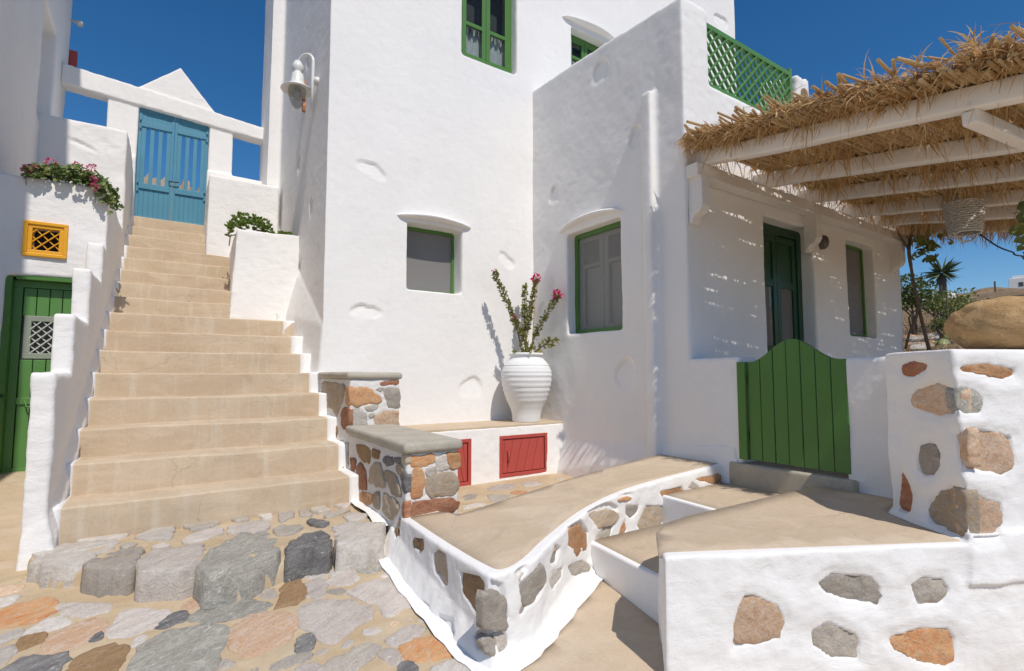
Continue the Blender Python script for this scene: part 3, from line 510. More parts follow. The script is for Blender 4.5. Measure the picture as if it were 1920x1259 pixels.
def wall_boxes(mb, a0, a1, z0, z1, holes, d0, d1, axis='x', ztop=None):
    """a slab with rectangular holes (h0, h1, hz0, hz1); axis = direction the slab runs"""
    A = sorted({a0, a1, *[h[0] for h in holes], *[h[1] for h in holes]}); Z = sorted({z0, z1, *[h[2] for h in holes], *[h[3] for h in holes]})
    A = [x for x in A if a0 <= x <= a1]; Z = [x for x in Z if z0 <= x <= z1]
    for i in range(len(A) - 1):
        zs = None
        for j in range(len(Z)):
            solid = j < len(Z) - 1 and not any(h[0] <= A[i] and A[i + 1] <= h[1] and h[2] <= Z[j] and Z[j + 1] <= h[3] for h in holes)
            if solid and zs is None: zs = Z[j]
            if not solid and zs is not None:
                e = .004
                if axis == 'x': mb.box(A[i] - e * (i > 0), A[i + 1] + e * (i < len(A) - 2), d0, d1, zs, Z[j])
                else: mb.box(d0, d1, A[i] - e * (i > 0), A[i + 1] + e * (i < len(A) - 2), zs, Z[j])
                zs = None
    return mb
def stone(face, poly, code, parent, h=.012, skirt=.03, name='stone', jag=.006, rough=.004, n=22, flat=.72, seed=None, base=0.0, fit=(0, 0, 0), grow=0.0, flare=.0, edge=.010):
    """an irregular stone from its outline on a wall or ground face"""
    fo, fu, fv, fn = [np.array(x) for x in face]; p = np.array(poly, float)
    if seed is None: seed = int(abs(p[0, 0]) * 9973 + abs(p[0, 1]) * 7919) % 1000
    q = np.roll(p, -1, 0); p = np.stack([.90 * p + .10 * q, .10 * p + .90 * q], 1).reshape(-1, 2)          # soften the corners
    e = np.roll(p, -1, 0) - p; L = np.hypot(e[:, 0], e[:, 1]); cum = np.concatenate([[0], np.cumsum(L)]); t = np.linspace(0, cum[-1], n, endpoint=False)
    ii = np.searchsorted(cum, t, 'right') - 1; ff = (t - cum[ii]) / np.maximum(L[ii], 1e-9); p = p[ii] + e[ii] * ff[:, None]
    if grow:
        tg = np.roll(p, -1, 0) - np.roll(p, 1, 0); nr = np.c_[tg[:, 1], -tg[:, 0]]; nr /= np.maximum(np.hypot(nr[:, 0], nr[:, 1]), 1e-9)[:, None]
        ar = np.sum(p[:, 0] * np.roll(p[:, 1], -1) - np.roll(p[:, 0], -1) * p[:, 1]); p = p + nr * (grow if ar > 0 else -grow)
    c = p.mean(0); sz = np.sqrt(np.ptp(p[:, 0]) * np.ptp(p[:, 1])); jag = min(jag, sz * .06)
    rr = np.hypot(*(p - c).T)[:, None] + 1e-9; p3 = np.c_[p, np.zeros(n)]; p = p + (p - c) / rr * (jag * (vnoise(p3, 40, seed) + .6 * vnoise(p3, 110, seed + 1)))[:, None]
    e_ = min(.12, edge / max(sz, .02)); rings = [(1.0 + .3 * e_ + flare, -skirt), (1.0 + flare * .45, -skirt * .5), (1.0, -.2 * h), (1 - e_, .55 * h), (min(1 - 2.2 * e_, flat + .15), .9 * h), (flat - .2, h), (.3, h)]
    vs = []; 
    for sc_, hh in rings:
        q = c + (p - c) * sc_; q3 = np.c_[q, np.zeros(n)]; z = np.full(n, hh)
        if hh > 0: z = z + min(rough, sz * .05) * (fbm(q3, 14, 2, seed + 2) + .5 * vnoise(q3, 60, seed + 4)) + min(.35 * h, sz * .06) * vnoise(q3, 6, seed + 7)
        z = z + base + fit[0] + fit[1] * q[:, 0] + fit[2] * q[:, 1]
        vs.append(fo + np.outer(q[:, 0], fu) + np.outer(q[:, 1], fv) + np.outer(z, fn))
    vs = np.concatenate(vs); ctr = fo + c[0] * fu + c[1] * fv + (h + base + fit[0] + fit[1] * c[0] + fit[2] * c[1]) * fn; fs = []
    for r in range(len(rings) - 1):
        for k in range(n): fs.append((r * n + k, r * n + (k + 1) % n, (r + 1) * n + (k + 1) % n, (r + 1) * n + k))
    top = (len(rings) - 1) * n
    fs += [(top + k, top + (k + 1) % n, len(vs)) for k in range(n)]
    me = bpy.data.meshes.new(name); me.from_pydata([tuple(v) for v in vs] + [tuple(ctr)], [], fs)
    area = .5 * np.sum(p[:, 0] * np.roll(p[:, 1], -1) - np.roll(p[:, 0], -1) * p[:, 1])
    if area < 0: me.flip_normals()
    finish(me, S[code], True); return obj(name, me, parent)
def hood(name, a, b, out, prot, hgt, mat, parent, sag=.0):
    """a soft plaster drip mould over a window: from a to b on the wall, out = wall normal"""
    a = Vector(a); b = Vector(b); out = Vector(out); mb = MB(); n = 28; m = 12; up = Vector((0, 0, 1))
    for i in range(n + 1):
        s = i / n; k = max(.04, math.sin(PI * s) ** .45); c = a.lerp(b, s) + up * (sag * math.sin(PI * s)) - out * .02
        for j in range(m + 1):
            t = PI * j / m; mb.v.append(tuple(c + out * (.02 + prot * k * math.sin(t) ** .8 * (1.0 if t < PI / 2 else .9)) + up * (hgt * k * math.cos(t) * (.5 if t > PI / 2 else .8))))
    for i in range(n):
        for j in range(m): q = i * (m + 1) + j; mb.f.append((q, q + 1, q + m + 2, q + m + 1))
    o = mb.build(name, mat, parent, True, wob=.006); return o
def leaves(mb, pts, dirs, size, ratio=.5, curl=.25, rnd=None):
    """pointed leaf = 2 folded quads; pts base points, dirs growth directions"""
    rnd = rnd or random
    for p, d in zip(pts, dirs):
        d = Vector(d).normalized(); p = Vector(p); s = size * rnd.uniform(.7, 1.3); r = d.cross(Vector((rnd.uniform(-1, 1), rnd.uniform(-1, 1), rnd.uniform(-1, 1)))).normalized(); u = r.cross(d)
        w = s * ratio * .5; tip = p + d * s - u * curl * s * .5; mid = p + d * s * .5; b = len(mb.v)
        mb.v += [tuple(p), tuple(mid + r * w + u * w * .35), tuple(tip), tuple(mid - r * w + u * w * .35), tuple(mid)]
        mb.f += [(b, b + 1, b + 4), (b + 1, b + 2, b + 4), (b, b + 4, b + 3), (b + 4, b + 2, b + 3)]
def rvec(r=random):
    while True:
        v = Vector((r.uniform(-1, 1), r.uniform(-1, 1), r.uniform(-1, 1)))
        if .05 < v.length < 1: return v.normalized()
def petals(mb, c, rad, n=14, size=.02):
    c = Vector(c)
    for _ in range(n):
        d = rvec(); p = c + d * rad * random.uniform(.5, 1); leaves(mb, [p], [(d + rvec() * .8)], size, .9, .1)

# ------------------------------------------------------------------ the ground
def g(y): return .30 + .11 * (y - 2.05)                      # the lane climbs towards the stairs
XF = lambda o, u, v, n: (lambda a, b, c: tuple(Vector(o) + Vector(u) * a + Vector(v) * b + Vector(n) * c))
def lbox(mb, P, a0, a1, b0, b1, c0, c1):
    return mb.add([P(a0, b0, c0), P(a1, b0, c0), P(a1, b1, c0), P(a0, b1, c0), P(a0, b0, c1), P(a1, b0, c1), P(a1, b1, c1), P(a0, b1, c1)], HEX)
def sheet(name, poly, zf, mat, parent=None, cut=.08, kind=None, amp=.0, lift=0.0):
    """a flat surface from its outline, subdivided and slightly uneven"""
    bm = bmesh.new(); vs = [bm.verts.new((p[0], p[1], 0)) for p in poly]; bm.faces.new(vs)
    xs = [p[0] for p in poly]; ys = [p[1] for p in poly]
    for ax, lo, hi in ((0, min(xs), max(xs)), (1, min(ys), max(ys))):
        n = min(90, int((hi - lo) / cut))
        for i in range(1, n):
            co = [0, 0, 0]; co[ax] = lo + (hi - lo) * i / n; no = [0, 0, 0]; no[ax] = 1
            bmesh.ops.bisect_plane(bm, geom=bm.verts[:] + bm.edges[:] + bm.faces[:], plane_co=co, plane_no=no)
    bmesh.ops.recalc_face_normals(bm, faces=bm.faces)
    top_n = len(bm.verts); bm.verts.index_update()
    if lift:
        ex = bmesh.ops.extrude_edge_only(bm, edges=[e for e in bm.edges if e.is_boundary]); bm.verts.index_update()
    me = bpy.data.meshes.new(name); bm.to_mesh(me); bm.free(); c = coords(me); c[:, 2] = [zf(x, y) + lift for x, y in c[:, :2]]; c[top_n:, 2] -= .03
    if amp: c[:, 2] += amp * fbm(np.c_[c[:, :2], c[:, :1] * 0], 2.6, 3, 4)
    setco(me, c)
    if me.polygons and me.polygons[0].normal.z < 0: me.flip_normals()
    o = obj(name, finish(me, mat, True), parent)
    if kind: o['kind'] = kind
    return o
def ribbon(mb, pts, w, thick=.006, inner=0.0):
    """a painted strip along 3-D points, w to the right-hand side"""
    pts = [Vector(p) for p in pts]; L = []; R = []
    for i, p in enumerate(pts):
        d = pts[min(i + 1, len(pts) - 1)] - pts[max(i - 1, 0)]; d.z = 0; d.normalize(); r = Vector((d.y, -d.x, 0))
        ww = w * (1 + .15 * math.sin(i * 2.1)); L.append(p - r * inner + Vector((0, 0, thick))); R.append(p + r * ww + Vector((0, 0, thick)))
    b = len(mb.v); mb.v += [tuple(x) for q in zip(L, R) for x in q]
    for i in range(len(pts) - 1): k = b + 2 * i; mb.f.append((k, k + 1, k + 3, k + 2))
def smooth_line(pts, n=6):
    pts = [np.array(p, float) for p in pts]; out = []
    for i in range(len(pts) - 1):
        p0 = pts[max(i - 1, 0)]; p1 = pts[i]; p2 = pts[i + 1]; p3 = pts[min(i + 2, len(pts) - 1)]
        for k in range(n):
            t = k / n; out.append(tuple(.5 * (2 * p1 + (p2 - p0) * t + (2 * p0 - 5 * p1 + 4 * p2 - p3) * t * t + (3 * p1 - p0 - 3 * p2 + p3) * t ** 3)))
    return out + [tuple(pts[-1])]

pave = sheet('pavement', [(-6, -7), (7, -7), (7, 2.9), (1.4, 3.6), (1.4, 4.3), (-6, 4.3)], lambda x, y: g(y), M['sandmortar'], cut=.06, kind='structure', amp=.004)
path = sheet('path', smooth_line([(1.27, 1.97), (1.55, 2.06), (1.8, 2.22), (2.24, 2.44)], 5) + [(2.19, 1.895), (2.3, 1.5), (6.9, -1.2), (6.9, -6.9), (1.0, -6.9), (1.0, .4), (1.12, 1.7)], lambda x, y: g(y), M['tan_flat'], cut=.12, kind='structure', amp=.001, lift=.010)
lane = sheet('side_lane', [(-6, 4.02), (-.66, 4.02), (-.66, 6.35), (-6, 6.35)], lambda x, y: .505 + .205 * (y - 4.0) / 2.2, M['tan_flat'], cut=.12, kind='structure', amp=.004, lift=.012)
# terrain rising behind the house
def hz_(x, y):
    t = min(1, max(0, (x - 8.9) / .5)); t = t * t * (3 - 2 * t); hill = 1.8 + .16 * (min(x, 20) - 9) + .115 * max(0, min(x, 150) - 20) + .01 * max(0, min(y, 60))
    return -1.6 * (1 - t) + hill * t
xs = np.concatenate([np.linspace(-150, -8, 14), np.linspace(-6, 8.8, 10), 8.9 + np.geomspace(.06, 260, 110)]); ys = np.concatenate([-np.geomspace(150, 3, 30), np.linspace(-2.5, 12, 60), 12 + np.geomspace(.4, 240, 50)])
gx, gy = np.meshgrid(xs, ys, indexing='ij'); P = np.stack([gx.ravel(), gy.ravel(), np.zeros(gx.size)], 1)
zz = np.array([hz_(a, b) for a, b in P[:, :2]]); far = np.clip((P[:, 0] - 9) / 30, 0, 1)
P[:, 2] = zz + np.where(P[:, 0] > 9.1, (.10 + .9 * far) * fbm(P, .12, 4, 2) + .07 * fbm(P, 1.3, 3, 8), 0)
ny = len(ys); fs = [(i * ny + j, (i + 1) * ny + j, (i + 1) * ny + j + 1, i * ny + j + 1) for i in range(len(xs) - 1) for j in range(ny - 1)]
me = bpy.data.meshes.new('hillside'); me.from_pydata([tuple(p) for p in P], [], fs); finish(me, M['hill'], True); tag(obj('hillside', me), kind='structure')
def ground_z(x, y):
    return float(hz_(x, y) + (.10 + .9 * min(1, max(0, (x - 9) / 30))) * fbm(np.array([[x, y, 0.]]), .12, 4, 2)[0] + .07 * fbm(np.array([[x, y, 0.]]), 1.3, 3, 8)[0])
# paving stones, traced one by one, then small ones in the gaps
used = []
for code, poly in STONES['pave']:
    stone(FACES['pave'], poly, code, pave, h=.006, skirt=.03, name='paving_stone', jag=.016, rough=.004, n=34, flat=.80, grow=.019); used.append(np.array(poly))
fc = FACES['pave']; cnt = 0; rr_ = random.Random(3)
for it in range(9000):
    inframe = it > 2600 or cnt > 85
    if inframe: u, v, r = rr_.uniform(-1.3, 1.15), rr_.uniform(-.3, 1.75), rr_.uniform(.014, .055)
    else: u, v, r = rr_.uniform(-2.6, 1.0), rr_.uniform(-2.6, 1.9), rr_.uniform(.07, .19)
    if v > .9 and -.62 < u: continue
    if u < -.6 and v > 1.75: continue
    pt = np.array([u]), np.array([v])
    if any(abs(q[:, 0].mean() - u) < .6 and abs(q[:, 1].mean() - v) < .6 and poly_sd(*pt, q)[0] < r * 1.0 + .016 for q in used): continue
    an = rr_.uniform(-.5, .7); el = rr_.uniform(1.0, 1.9); pl = []
    for k in range(8):
        a = 2 * PI * k / 8; q = r * rr_.uniform(.75, 1.08); x, y = q * math.cos(a) * el ** .5, q * math.sin(a) / el ** .5; pl.append((u + x * math.cos(an) - y * math.sin(an), v + x * math.sin(an) + y * math.cos(an)))
    stone(fc, pl, rr_.choice('gllwwdptvl' if r > .06 else 'glwltpgw'), pave, h=.005 if r > .06 else .003, skirt=.02, name='paving_stone', jag=.012, n=26 if r > .06 else 14, flat=.8); used.append(np.array(pl)); cnt += 1
    if cnt > 250: break

# ------------------------------------------------------------------ landing of rough stones and the staircase
land = thing('stone_landing', (.3, 3.5, .45), 'raised landing of rough grey stones set in sandy mortar at the foot of the stairs', 'landing')
front = smooth_line([(-.60, 4.0), (-.47, 3.76), (-.3, 3.70), (-.1, 3.55), (.1, 3.42), (.33, 3.19), (.47, 3.24), (.60, 3.31), (.85, 3.38), (1.23, 3.49)], 4)
mb = MB().prism([(p[0] - .003, p[1] - .012) for p in front] + [(1.25, 4.3), (-.6, 4.3)], .2, .583); fo2 = [(p[0] - .012, p[1] - .07) for p in front]
for a, b in zip(fo2[:-1], fo2[1:]): mb.hexa([(a[0], a[1] - .05, .25), (b[0], b[1] - .05, .25), (b[0], b[1] + .2, .25), (a[0], a[1] + .2, .25)], [(a[0], a[1], g(a[1]) + .09), (b[0], b[1], g(b[1]) + .09), (b[0], b[1] + .2, .57), (a[0], a[1] + .2, .57)])
plaster('mortar_bed', mb, .022, M['sandmortar'], land, amp=.006, scale=6, amp2=.004, scale2=20, keep=lambda c, n: c.z > .33)
for code, poly in STONES['land']: stone(FACES['land'], poly, code, land, h=.004, skirt=.04, n=24, jag=.010, rough=.003, name='stone', grow=.006)
for code, poly in STONES['edge']: stone(FACES['edge'], poly, code, land, h=.010, skirt=.165, n=44, jag=.026, rough=.012, flat=.80, name='edge_stone', flare=.045, edge=.014, grow=.012)
stairs = thing('staircase', (.35, 4.1, .6), 'long flight of worn tan cement steps climbing between white walls to the blue gate', 'stairs')
YK = [4.10, 4.45, 4.80, 5.13, 5.45, 5.76, 6.07, 6.42, 6.78, 7.12, 7.43, 7.72, 8.03, 8.32, 8.62, 8.87, 9.9]
ZK = [.6 + .2 * (k + 1) for k in range(16)]
def step_prof(y0, y1, z0, z1, r=.014):
    pr = [(y0, z0)] + [(y0 + r - r * math.cos(a), z1 - r + r * math.sin(a)) for a in np.linspace(0, PI / 2, 6)] + [(y1, z1)]; return pr
def step_mesh(name, x0, x1, y0, y1, z0, z1, mat, parent, seed, off=0.0, seg=None, amp=.005):
    pr = step_prof(y0 - off, y1, z0, z1 + off); pr = [pr[0]] + [(pr[0][0], pr[0][1] + (pr[1][1] - pr[0][1]) * t) for t in (.3, .6)] + pr[1:-1] + [(pr[-2][0] + (pr[-1][0] - pr[-2][0]) * t, pr[-1][1]) for t in (.3, .65, 1)]
    n = seg or max(3, int((x1 - x0) / .05)); mb = MB()
    for i in range(n + 1): mb.v += [(x0 + (x1 - x0) * i / n, y, z) for y, z in pr]
    m = len(pr)
    for i in range(n):
        for j in range(m - 1): k = i * m + j; mb.f.append((k, k + m, k + m + 1, k + 1))
    mb.f.append(tuple(range(m))); mb.f.append(tuple(n * m + j for j in range(m - 1, -1, -1)))
    me = mb.mesh(name); c = coords(me); c[:, 1] += amp * 1.6 * fbm(c, 2.4, 3, seed % 7); c[:, 2] += amp * fbm(c, 2.0, 3, 20 + seed % 7); setco(me, c)
    return obj(name, finish(me, mat, True), parent)
for k in range(16):
    xr = (1.2 - .15 * min(1, max(0, (k - 3) / 5))) if k < 9 else (.60 if k < 13 else .37)
    xe = 1.32 if k < 9 else (.70 if k < 13 else .45)
    step_mesh('step', -.57, xe, YK[k], YK[k + 1] + .06, ZK[k] - .23, ZK[k], M['tan'], stairs, k, amp=.009)
    step_mesh('painted_border', -.575, -.505 + .006 * math.sin(k * 2.3), YK[k], YK[k + 1] + .03, ZK[k] - .21, ZK[k], M['limewash'], stairs, k, .005, 2)
    if k < 9: step_mesh('painted_border', xr + .006 * math.sin(k * 1.7), xe - .002, YK[k], YK[k + 1] + .03, ZK[k] - .21, ZK[k], M['limewash'], stairs, k, .005, 3)
mb = MB(); ribbon(mb, [(1.30, 4.15, .605), (1.295, 3.95, .605), (1.29, 3.75, .603), (1.285, 3.6, .60), (1.28, 3.5, .595), (1.28, 3.44, .57)], .085); mb.build('painted_border', M['limewash'], stairs, recalc=False)
sheet('upper_terrace', [(-2.5, 9.3), (1.3, 9.3), (1.3, 12), (-2.5, 12)], lambda x, y: 3.78, M['tan_flat'], cut=.5, kind='structure')

# stepped white parapet on the left of the stairs
par = thing('stair_parapet', (-.59, 4.0, .5), 'thin stepped white parapet wall along the left side of the long stairs', 'wall')
mb = MB()
for y0, y1, z1 in ((3.99, 6.3, 1.60), (4.55, 6.3, 2.0), (5.22, 6.3, 2.42), (5.93, 6.3, 2.78)): mb.box(-.66, -.545, y0, y1, .35, z1)
mb.hexa([(-.675, 3.94, .3), (-.45, 3.98, .3), (-.5, 4.3, .3), (-.675, 4.3, .3)], [(-.66, 3.99, .72), (-.55, 3.99, .80), (-.545, 4.3, .80), (-.66, 4.3, .72)])
mb.hexa([(-.66, 3.99, .62), (-.50, 4.05, .62), (-.50, 9, 3.55), (-.66, 9, 3.55)], [(-.66, 3.99, .85), (-.555, 4.05, .85), (-.555, 9, 3.8), (-.66, 9, 3.8)])
plaster('wall', mb, .016, M['rough_plaster'], par, amp=.007, scale=4, amp2=.003)

# ------------------------------------------------------------------ white house on the right of the stairs
house = thing('whitewashed_house', (3.9, 5.5, .3), 'tall whitewashed cubic house with green windows, a terrace wing and a lattice balcony rail', 'house')
V1 = (2.20, 2.91, 2.55, 3.335); VU1 = (2.887, 3.713, 5.57, 7.05); VU2 = (4.665, 5.40, 5.3, 6.62)
mb = wall_boxes(MB(), 1.3, 8.73, .25, 9.2, [V1, VU1, VU2], 5.5, 6.0)
mb.box(1.3, 1.7, 5.7, 8.7, .5, 9.2); mb.box(1.12, 1.5, 8.42, 9.3, 2.6, 9.2)
mb.hexa([(1.24, 5.52, 1.0), (1.5, 5.52, 1.0), (1.5, 8.4, 2.6), (1.0, 8.4, 2.6)], [(1.29, 5.52, 2.1), (1.5, 5.52, 2.1), (1.5, 8.4, 3.8), (1.29, 8.4, 3.8)])
UX, UZ, UY = (1, 0, 0), (0, 0, 1), (0, -1, 0)
ov = [((1.784, 5.5, 3.835), (.94, 0, -.34), (.34, 0, .94), .17, .075, .022), ((1.734, 5.5, 2.259), UX, UZ, .165, .070, .024), ((3.057, 5.5, 1.42), UX, UZ, .15, .12, .024), ((3.554, 5.5, 3.033), (.8, 0, -.6), (.6, 0, .8), .13, .07, .02), ((8.3, 5.5, 8.1), UX, UZ, .2, .13, .03)]
ov += [((1.3, y, z), UY, UZ, .09, .13, .03) for y, z in ((6.7, 2.9), (7.0, 4.3), (6.2, 3.5), (7.6, 5.6), (6.6, 5.5))]
plaster('main_wall', mb, .020, M['plaster'], house, 1, amp=.006, scale=1.6, amp2=.0015, ovals=ov, keep=lambda c, n: (n.y < .5 or c.y < 5.95) and c.x < 8.8 and not (c.y > 5.98 and c.x > 1.75) and c.z < 9.1)
VS = (3.90, 4.80, 2.06, 3.28); VD = (5.25, 6.29, .5, 3.29); VW = (7.10, 7.88, 2.07, 3.30)
mb = MB(); wall_boxes(mb, 3.05, 5.6, .2, 5.22, [VS], 3.97, 4.37, 'y')
mb.hexa([(3.97, 3.05, 5.15), (4.25, 3.05, 5.15), (4.25, 5.6, 5.15), (3.97, 5.6, 5.15)], [(3.97, 3.05, 5.24), (4.25, 3.05, 5.24), (4.25, 5.6, 5.44), (3.97, 5.6, 5.44)])
wall_boxes(mb, 3.97, 8.70, .4, 4.46, [VD, VW], 3.05, 3.5)
mb.box(3.97, 4.33, 3.05, 3.4, 4.4, 5.24); mb.box(8.3, 8.7, 3.05, 5.6, .4, 4.46); mb.box(4.2, 8.6, 3.2, 5.6, 4.25, 4.44)
mb.box(3.885, 4.02, 3.395, 3.515, .6, 4.43)
mb.hexa([(3.93, 2.6, .5), (4.1, 2.6, .5), (4.1, 5.5, .3), (3.84, 5.5, .3)], [(3.97, 2.6, 1.0), (4.1, 2.6, 1.0), (4.1, 5.5, .75), (3.97, 5.5, .75)])
ovs = [((3.97, 5.028, 3.836), UY, UZ, .10, .11, .028), ((3.97, 4.164, 5.025), UY, UZ, .14, .13, .03), ((3.97, 3.675, 4.052), UY, UZ, .08, .12, .03), ((3.97, 3.866, 1.572), UY, UZ, .13, .17, .03), ((3.97, 5.24, 2.346), UY, UZ, .14, .15, .025)]
plaster('wing_wall', mb, .020, M['plaster'], house, 1, amp=.009, scale=1.8, amp2=.002, ovals=ovs, keep=lambda c, n: not (c.y > 3.48 and c.x > 4.34 and c.z < 4.2))
def mould(nm, *a): return hood(nm, *a)
mould('window_hood', (2.08, 5.5, 3.385), (3.03, 5.5, 3.375), (0, -1, 0), .095, .05, M['plaster'], house, .03)
mould('window_hood', (3.97, 4.96, 3.33), (3.97, 3.86, 3.34), (-1, 0, 0), .085, .05, M['plaster'], house, .06)
mould('window_hood', (4.50, 5.5, 6.70), (5.6, 5.5, 6.70), (0, -1, 0), .10, .05, M['plaster'], house, .03)

def framed(mb, P, a0, a1, b0, b1, t, c0, c1):
    lbox(mb, P, a0, a1, b0, b0 + t, c0, c1); lbox(mb, P, a0, a1, b1 - t, b1, c0, c1); lbox(mb, P, a0, a0 + t, b0 + t, b1 - t, c0, c1); lbox(mb, P, a1 - t, a1, b0 + t, b1 - t, c0, c1)
def panel(name, P, a0, a1, b0, b1, c0, c1, mat, parent, bevel=.003): return lbox(MB(), P, a0, a1, b0, b1, c0, c1).build(name, mat, parent, bevel=bevel)
def screen_window(P, w, h, parent, inner):
    """green frame with an insect screen; P(a, b, c): a right, b up, c out of the wall; the void behind is closed"""
    mb = MB(); framed(mb, P, -.02, w + .02, -.02, h + .02, .075 if inner else .058, 0, .035); fr = mb.build('window', M['green'], parent, bevel=.003)
    panel('insect_screen', P, .03, w - .03, .03, h - .03, .008, .012, M['screen3' if inner else 'screen2'], fr, 0)
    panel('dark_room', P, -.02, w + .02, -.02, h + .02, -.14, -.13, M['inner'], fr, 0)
    if inner:
        for a0, a1 in ((.04, w / 2 - .01), (w / 2 + .01, w - .04)):
            mb = MB(); framed(mb, P, a0, a1, .04, h - .04, .06, -.04, -.02); lbox(mb, P, a0 + .06, a1 - .06, h * .66, h * .66 + .04, -.038, -.022); mb.build('casement', M['innerlight'], fr)
            panel('curtain', P, a0 + .05, a1 - .05, .08, h * .66, -.095, -.09, M['curtain'], fr, 0)
    return fr
screen_window(XF((V1[0], 5.74, V1[2]), UX, UZ, (0, -1, 0)), V1[1] - V1[0], V1[3] - V1[2], house, False)
screen_window(XF((4.13, VS[1], VS[2]), UY, UZ, (-1, 0, 0)), VS[1] - VS[0], VS[3] - VS[2], house, True)
screen_window(XF((VW[0], 3.22, VW[2]), UX, UZ, (0, -1, 0)), VW[1] - VW[0], VW[3] - VW[2], house, False)
def casement_window(P, w, h, parent, transom):
    mb = MB(); framed(mb, P, -.02, w + .02, -.02, h + .02, .085, 0, .04); fr = mb.build('window', M['green'], parent, bevel=.004)
    for a0, a1 in ((.06, w / 2 - .003), (w / 2 + .003, w - .06)):
        mb = MB(); framed(mb, P, a0, a1, .06, h - .06, .058, .012, .055); lbox(mb, P, a0 + .05, a1 - .05, transom, transom + .05, .016, .05); lf = mb.build('casement', M['green'], fr, bevel=.004)
        panel('glass_pane', P, a0 + .05, a1 - .05, .11, h - .11, .026, .030, M['glass'], lf, 0)
    mb = MB(); n = 60
    for i in range(n + 1):
        a = .06 + (w - .12) * i / n; c = -.035 + .014 * math.sin(i * .9) + .006 * math.sin(i * 2.3)
        for b in (.04, .3, .6, transom + .03): mb.v.append(P(a, b + (.015 * math.sin(i * 1.1) if b == transom + .03 else 0), c))
    for i in range(n):
        for j in range(3): k = i * 4 + j; mb.f.append((k, k + 4, k + 5, k + 1))
    mb.build('curtain', M['curtain'], fr, True, recalc=False)
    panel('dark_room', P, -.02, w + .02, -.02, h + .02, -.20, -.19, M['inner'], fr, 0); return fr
casement_window(XF((VU1[0], 5.66, VU1[2]), UX, UZ, (0, -1, 0)), VU1[1] - VU1[0], VU1[3] - VU1[2], house, .50)
casement_window(XF((VU2[0], 5.68, VU2[2]), UX, UZ, (0, -1, 0)), VU2[1] - VU2[0], VU2[3] - VU2[2], house, .95)
# house door under the pergola
P = XF((VD[0], 3.25, .86), UX, UZ, (0, -1, 0)); w, h = VD[1] - VD[0], 2.43
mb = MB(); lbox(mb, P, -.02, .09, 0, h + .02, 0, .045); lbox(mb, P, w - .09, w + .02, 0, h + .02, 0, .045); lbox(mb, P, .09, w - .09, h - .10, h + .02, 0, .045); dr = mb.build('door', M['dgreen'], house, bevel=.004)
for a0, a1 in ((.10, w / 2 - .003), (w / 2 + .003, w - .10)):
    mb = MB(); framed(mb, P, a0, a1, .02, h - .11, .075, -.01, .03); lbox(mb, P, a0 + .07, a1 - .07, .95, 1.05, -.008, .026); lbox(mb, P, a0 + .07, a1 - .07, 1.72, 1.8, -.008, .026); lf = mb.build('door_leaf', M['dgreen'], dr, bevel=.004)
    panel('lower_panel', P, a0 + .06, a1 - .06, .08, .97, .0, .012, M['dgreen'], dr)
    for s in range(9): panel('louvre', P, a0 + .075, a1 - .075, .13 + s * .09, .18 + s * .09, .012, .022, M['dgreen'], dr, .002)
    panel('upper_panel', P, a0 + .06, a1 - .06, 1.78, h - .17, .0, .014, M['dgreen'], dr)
    panel('glass_pane', P, a0 + .07, a1 - .07, 1.04, 1.73, .004, .008, M['screen'], dr, 0); panel('curtain', P, a0 + .07, a1 - .07, 1.04, 1.73, -.03, -.025, M['curtain'], dr, 0)
mb = MB().tube([P(w / 2 + .05, 1.02, .03), P(w / 2 + .05, 1.02, .07), P(w / 2 + .14, 1.02, .075)], .008); mb.build('door_handle', M['iron'], dr, True)
# lattice balcony rail
rail = MB(); rail.box(4.30, 6.0, 3.08, 3.13, 5.09, 5.145); rail.box(4.30, 6.0, 3.08, 3.13, 4.46, 4.515); rail.box(5.955, 6.005, 3.078, 3.132, 4.44, 5.19); rail.box(4.315, 4.355, 3.078, 3.132, 4.50, 5.10)
rl = rail.build('balcony_rail', M['green2'], house, bevel=.004)
z0, z1, x0, x1 = 4.50, 5.10, 4.345, 5.965; hgt = z1 - z0
for sgn, yy in ((1, 3.094), (-1, 3.114)):
    k = -hgt
    while k < x1 - x0:
        a = x0 + k; b = a + hgt; pa, pb = max(a, x0), min(b, x1)
        if pb - pa > .03:
            za, zb = z0 + (pa - a), z0 + (pb - a)
            if sgn < 0: za, zb = z1 - (pa - a), z1 - (pb - a)
            MB().beam((pa, yy, za), (pb, yy, zb), .016, .030, (0, 1, 0)).build('lattice_slat', M['green2'], rl, recalc=True)
        k += .135
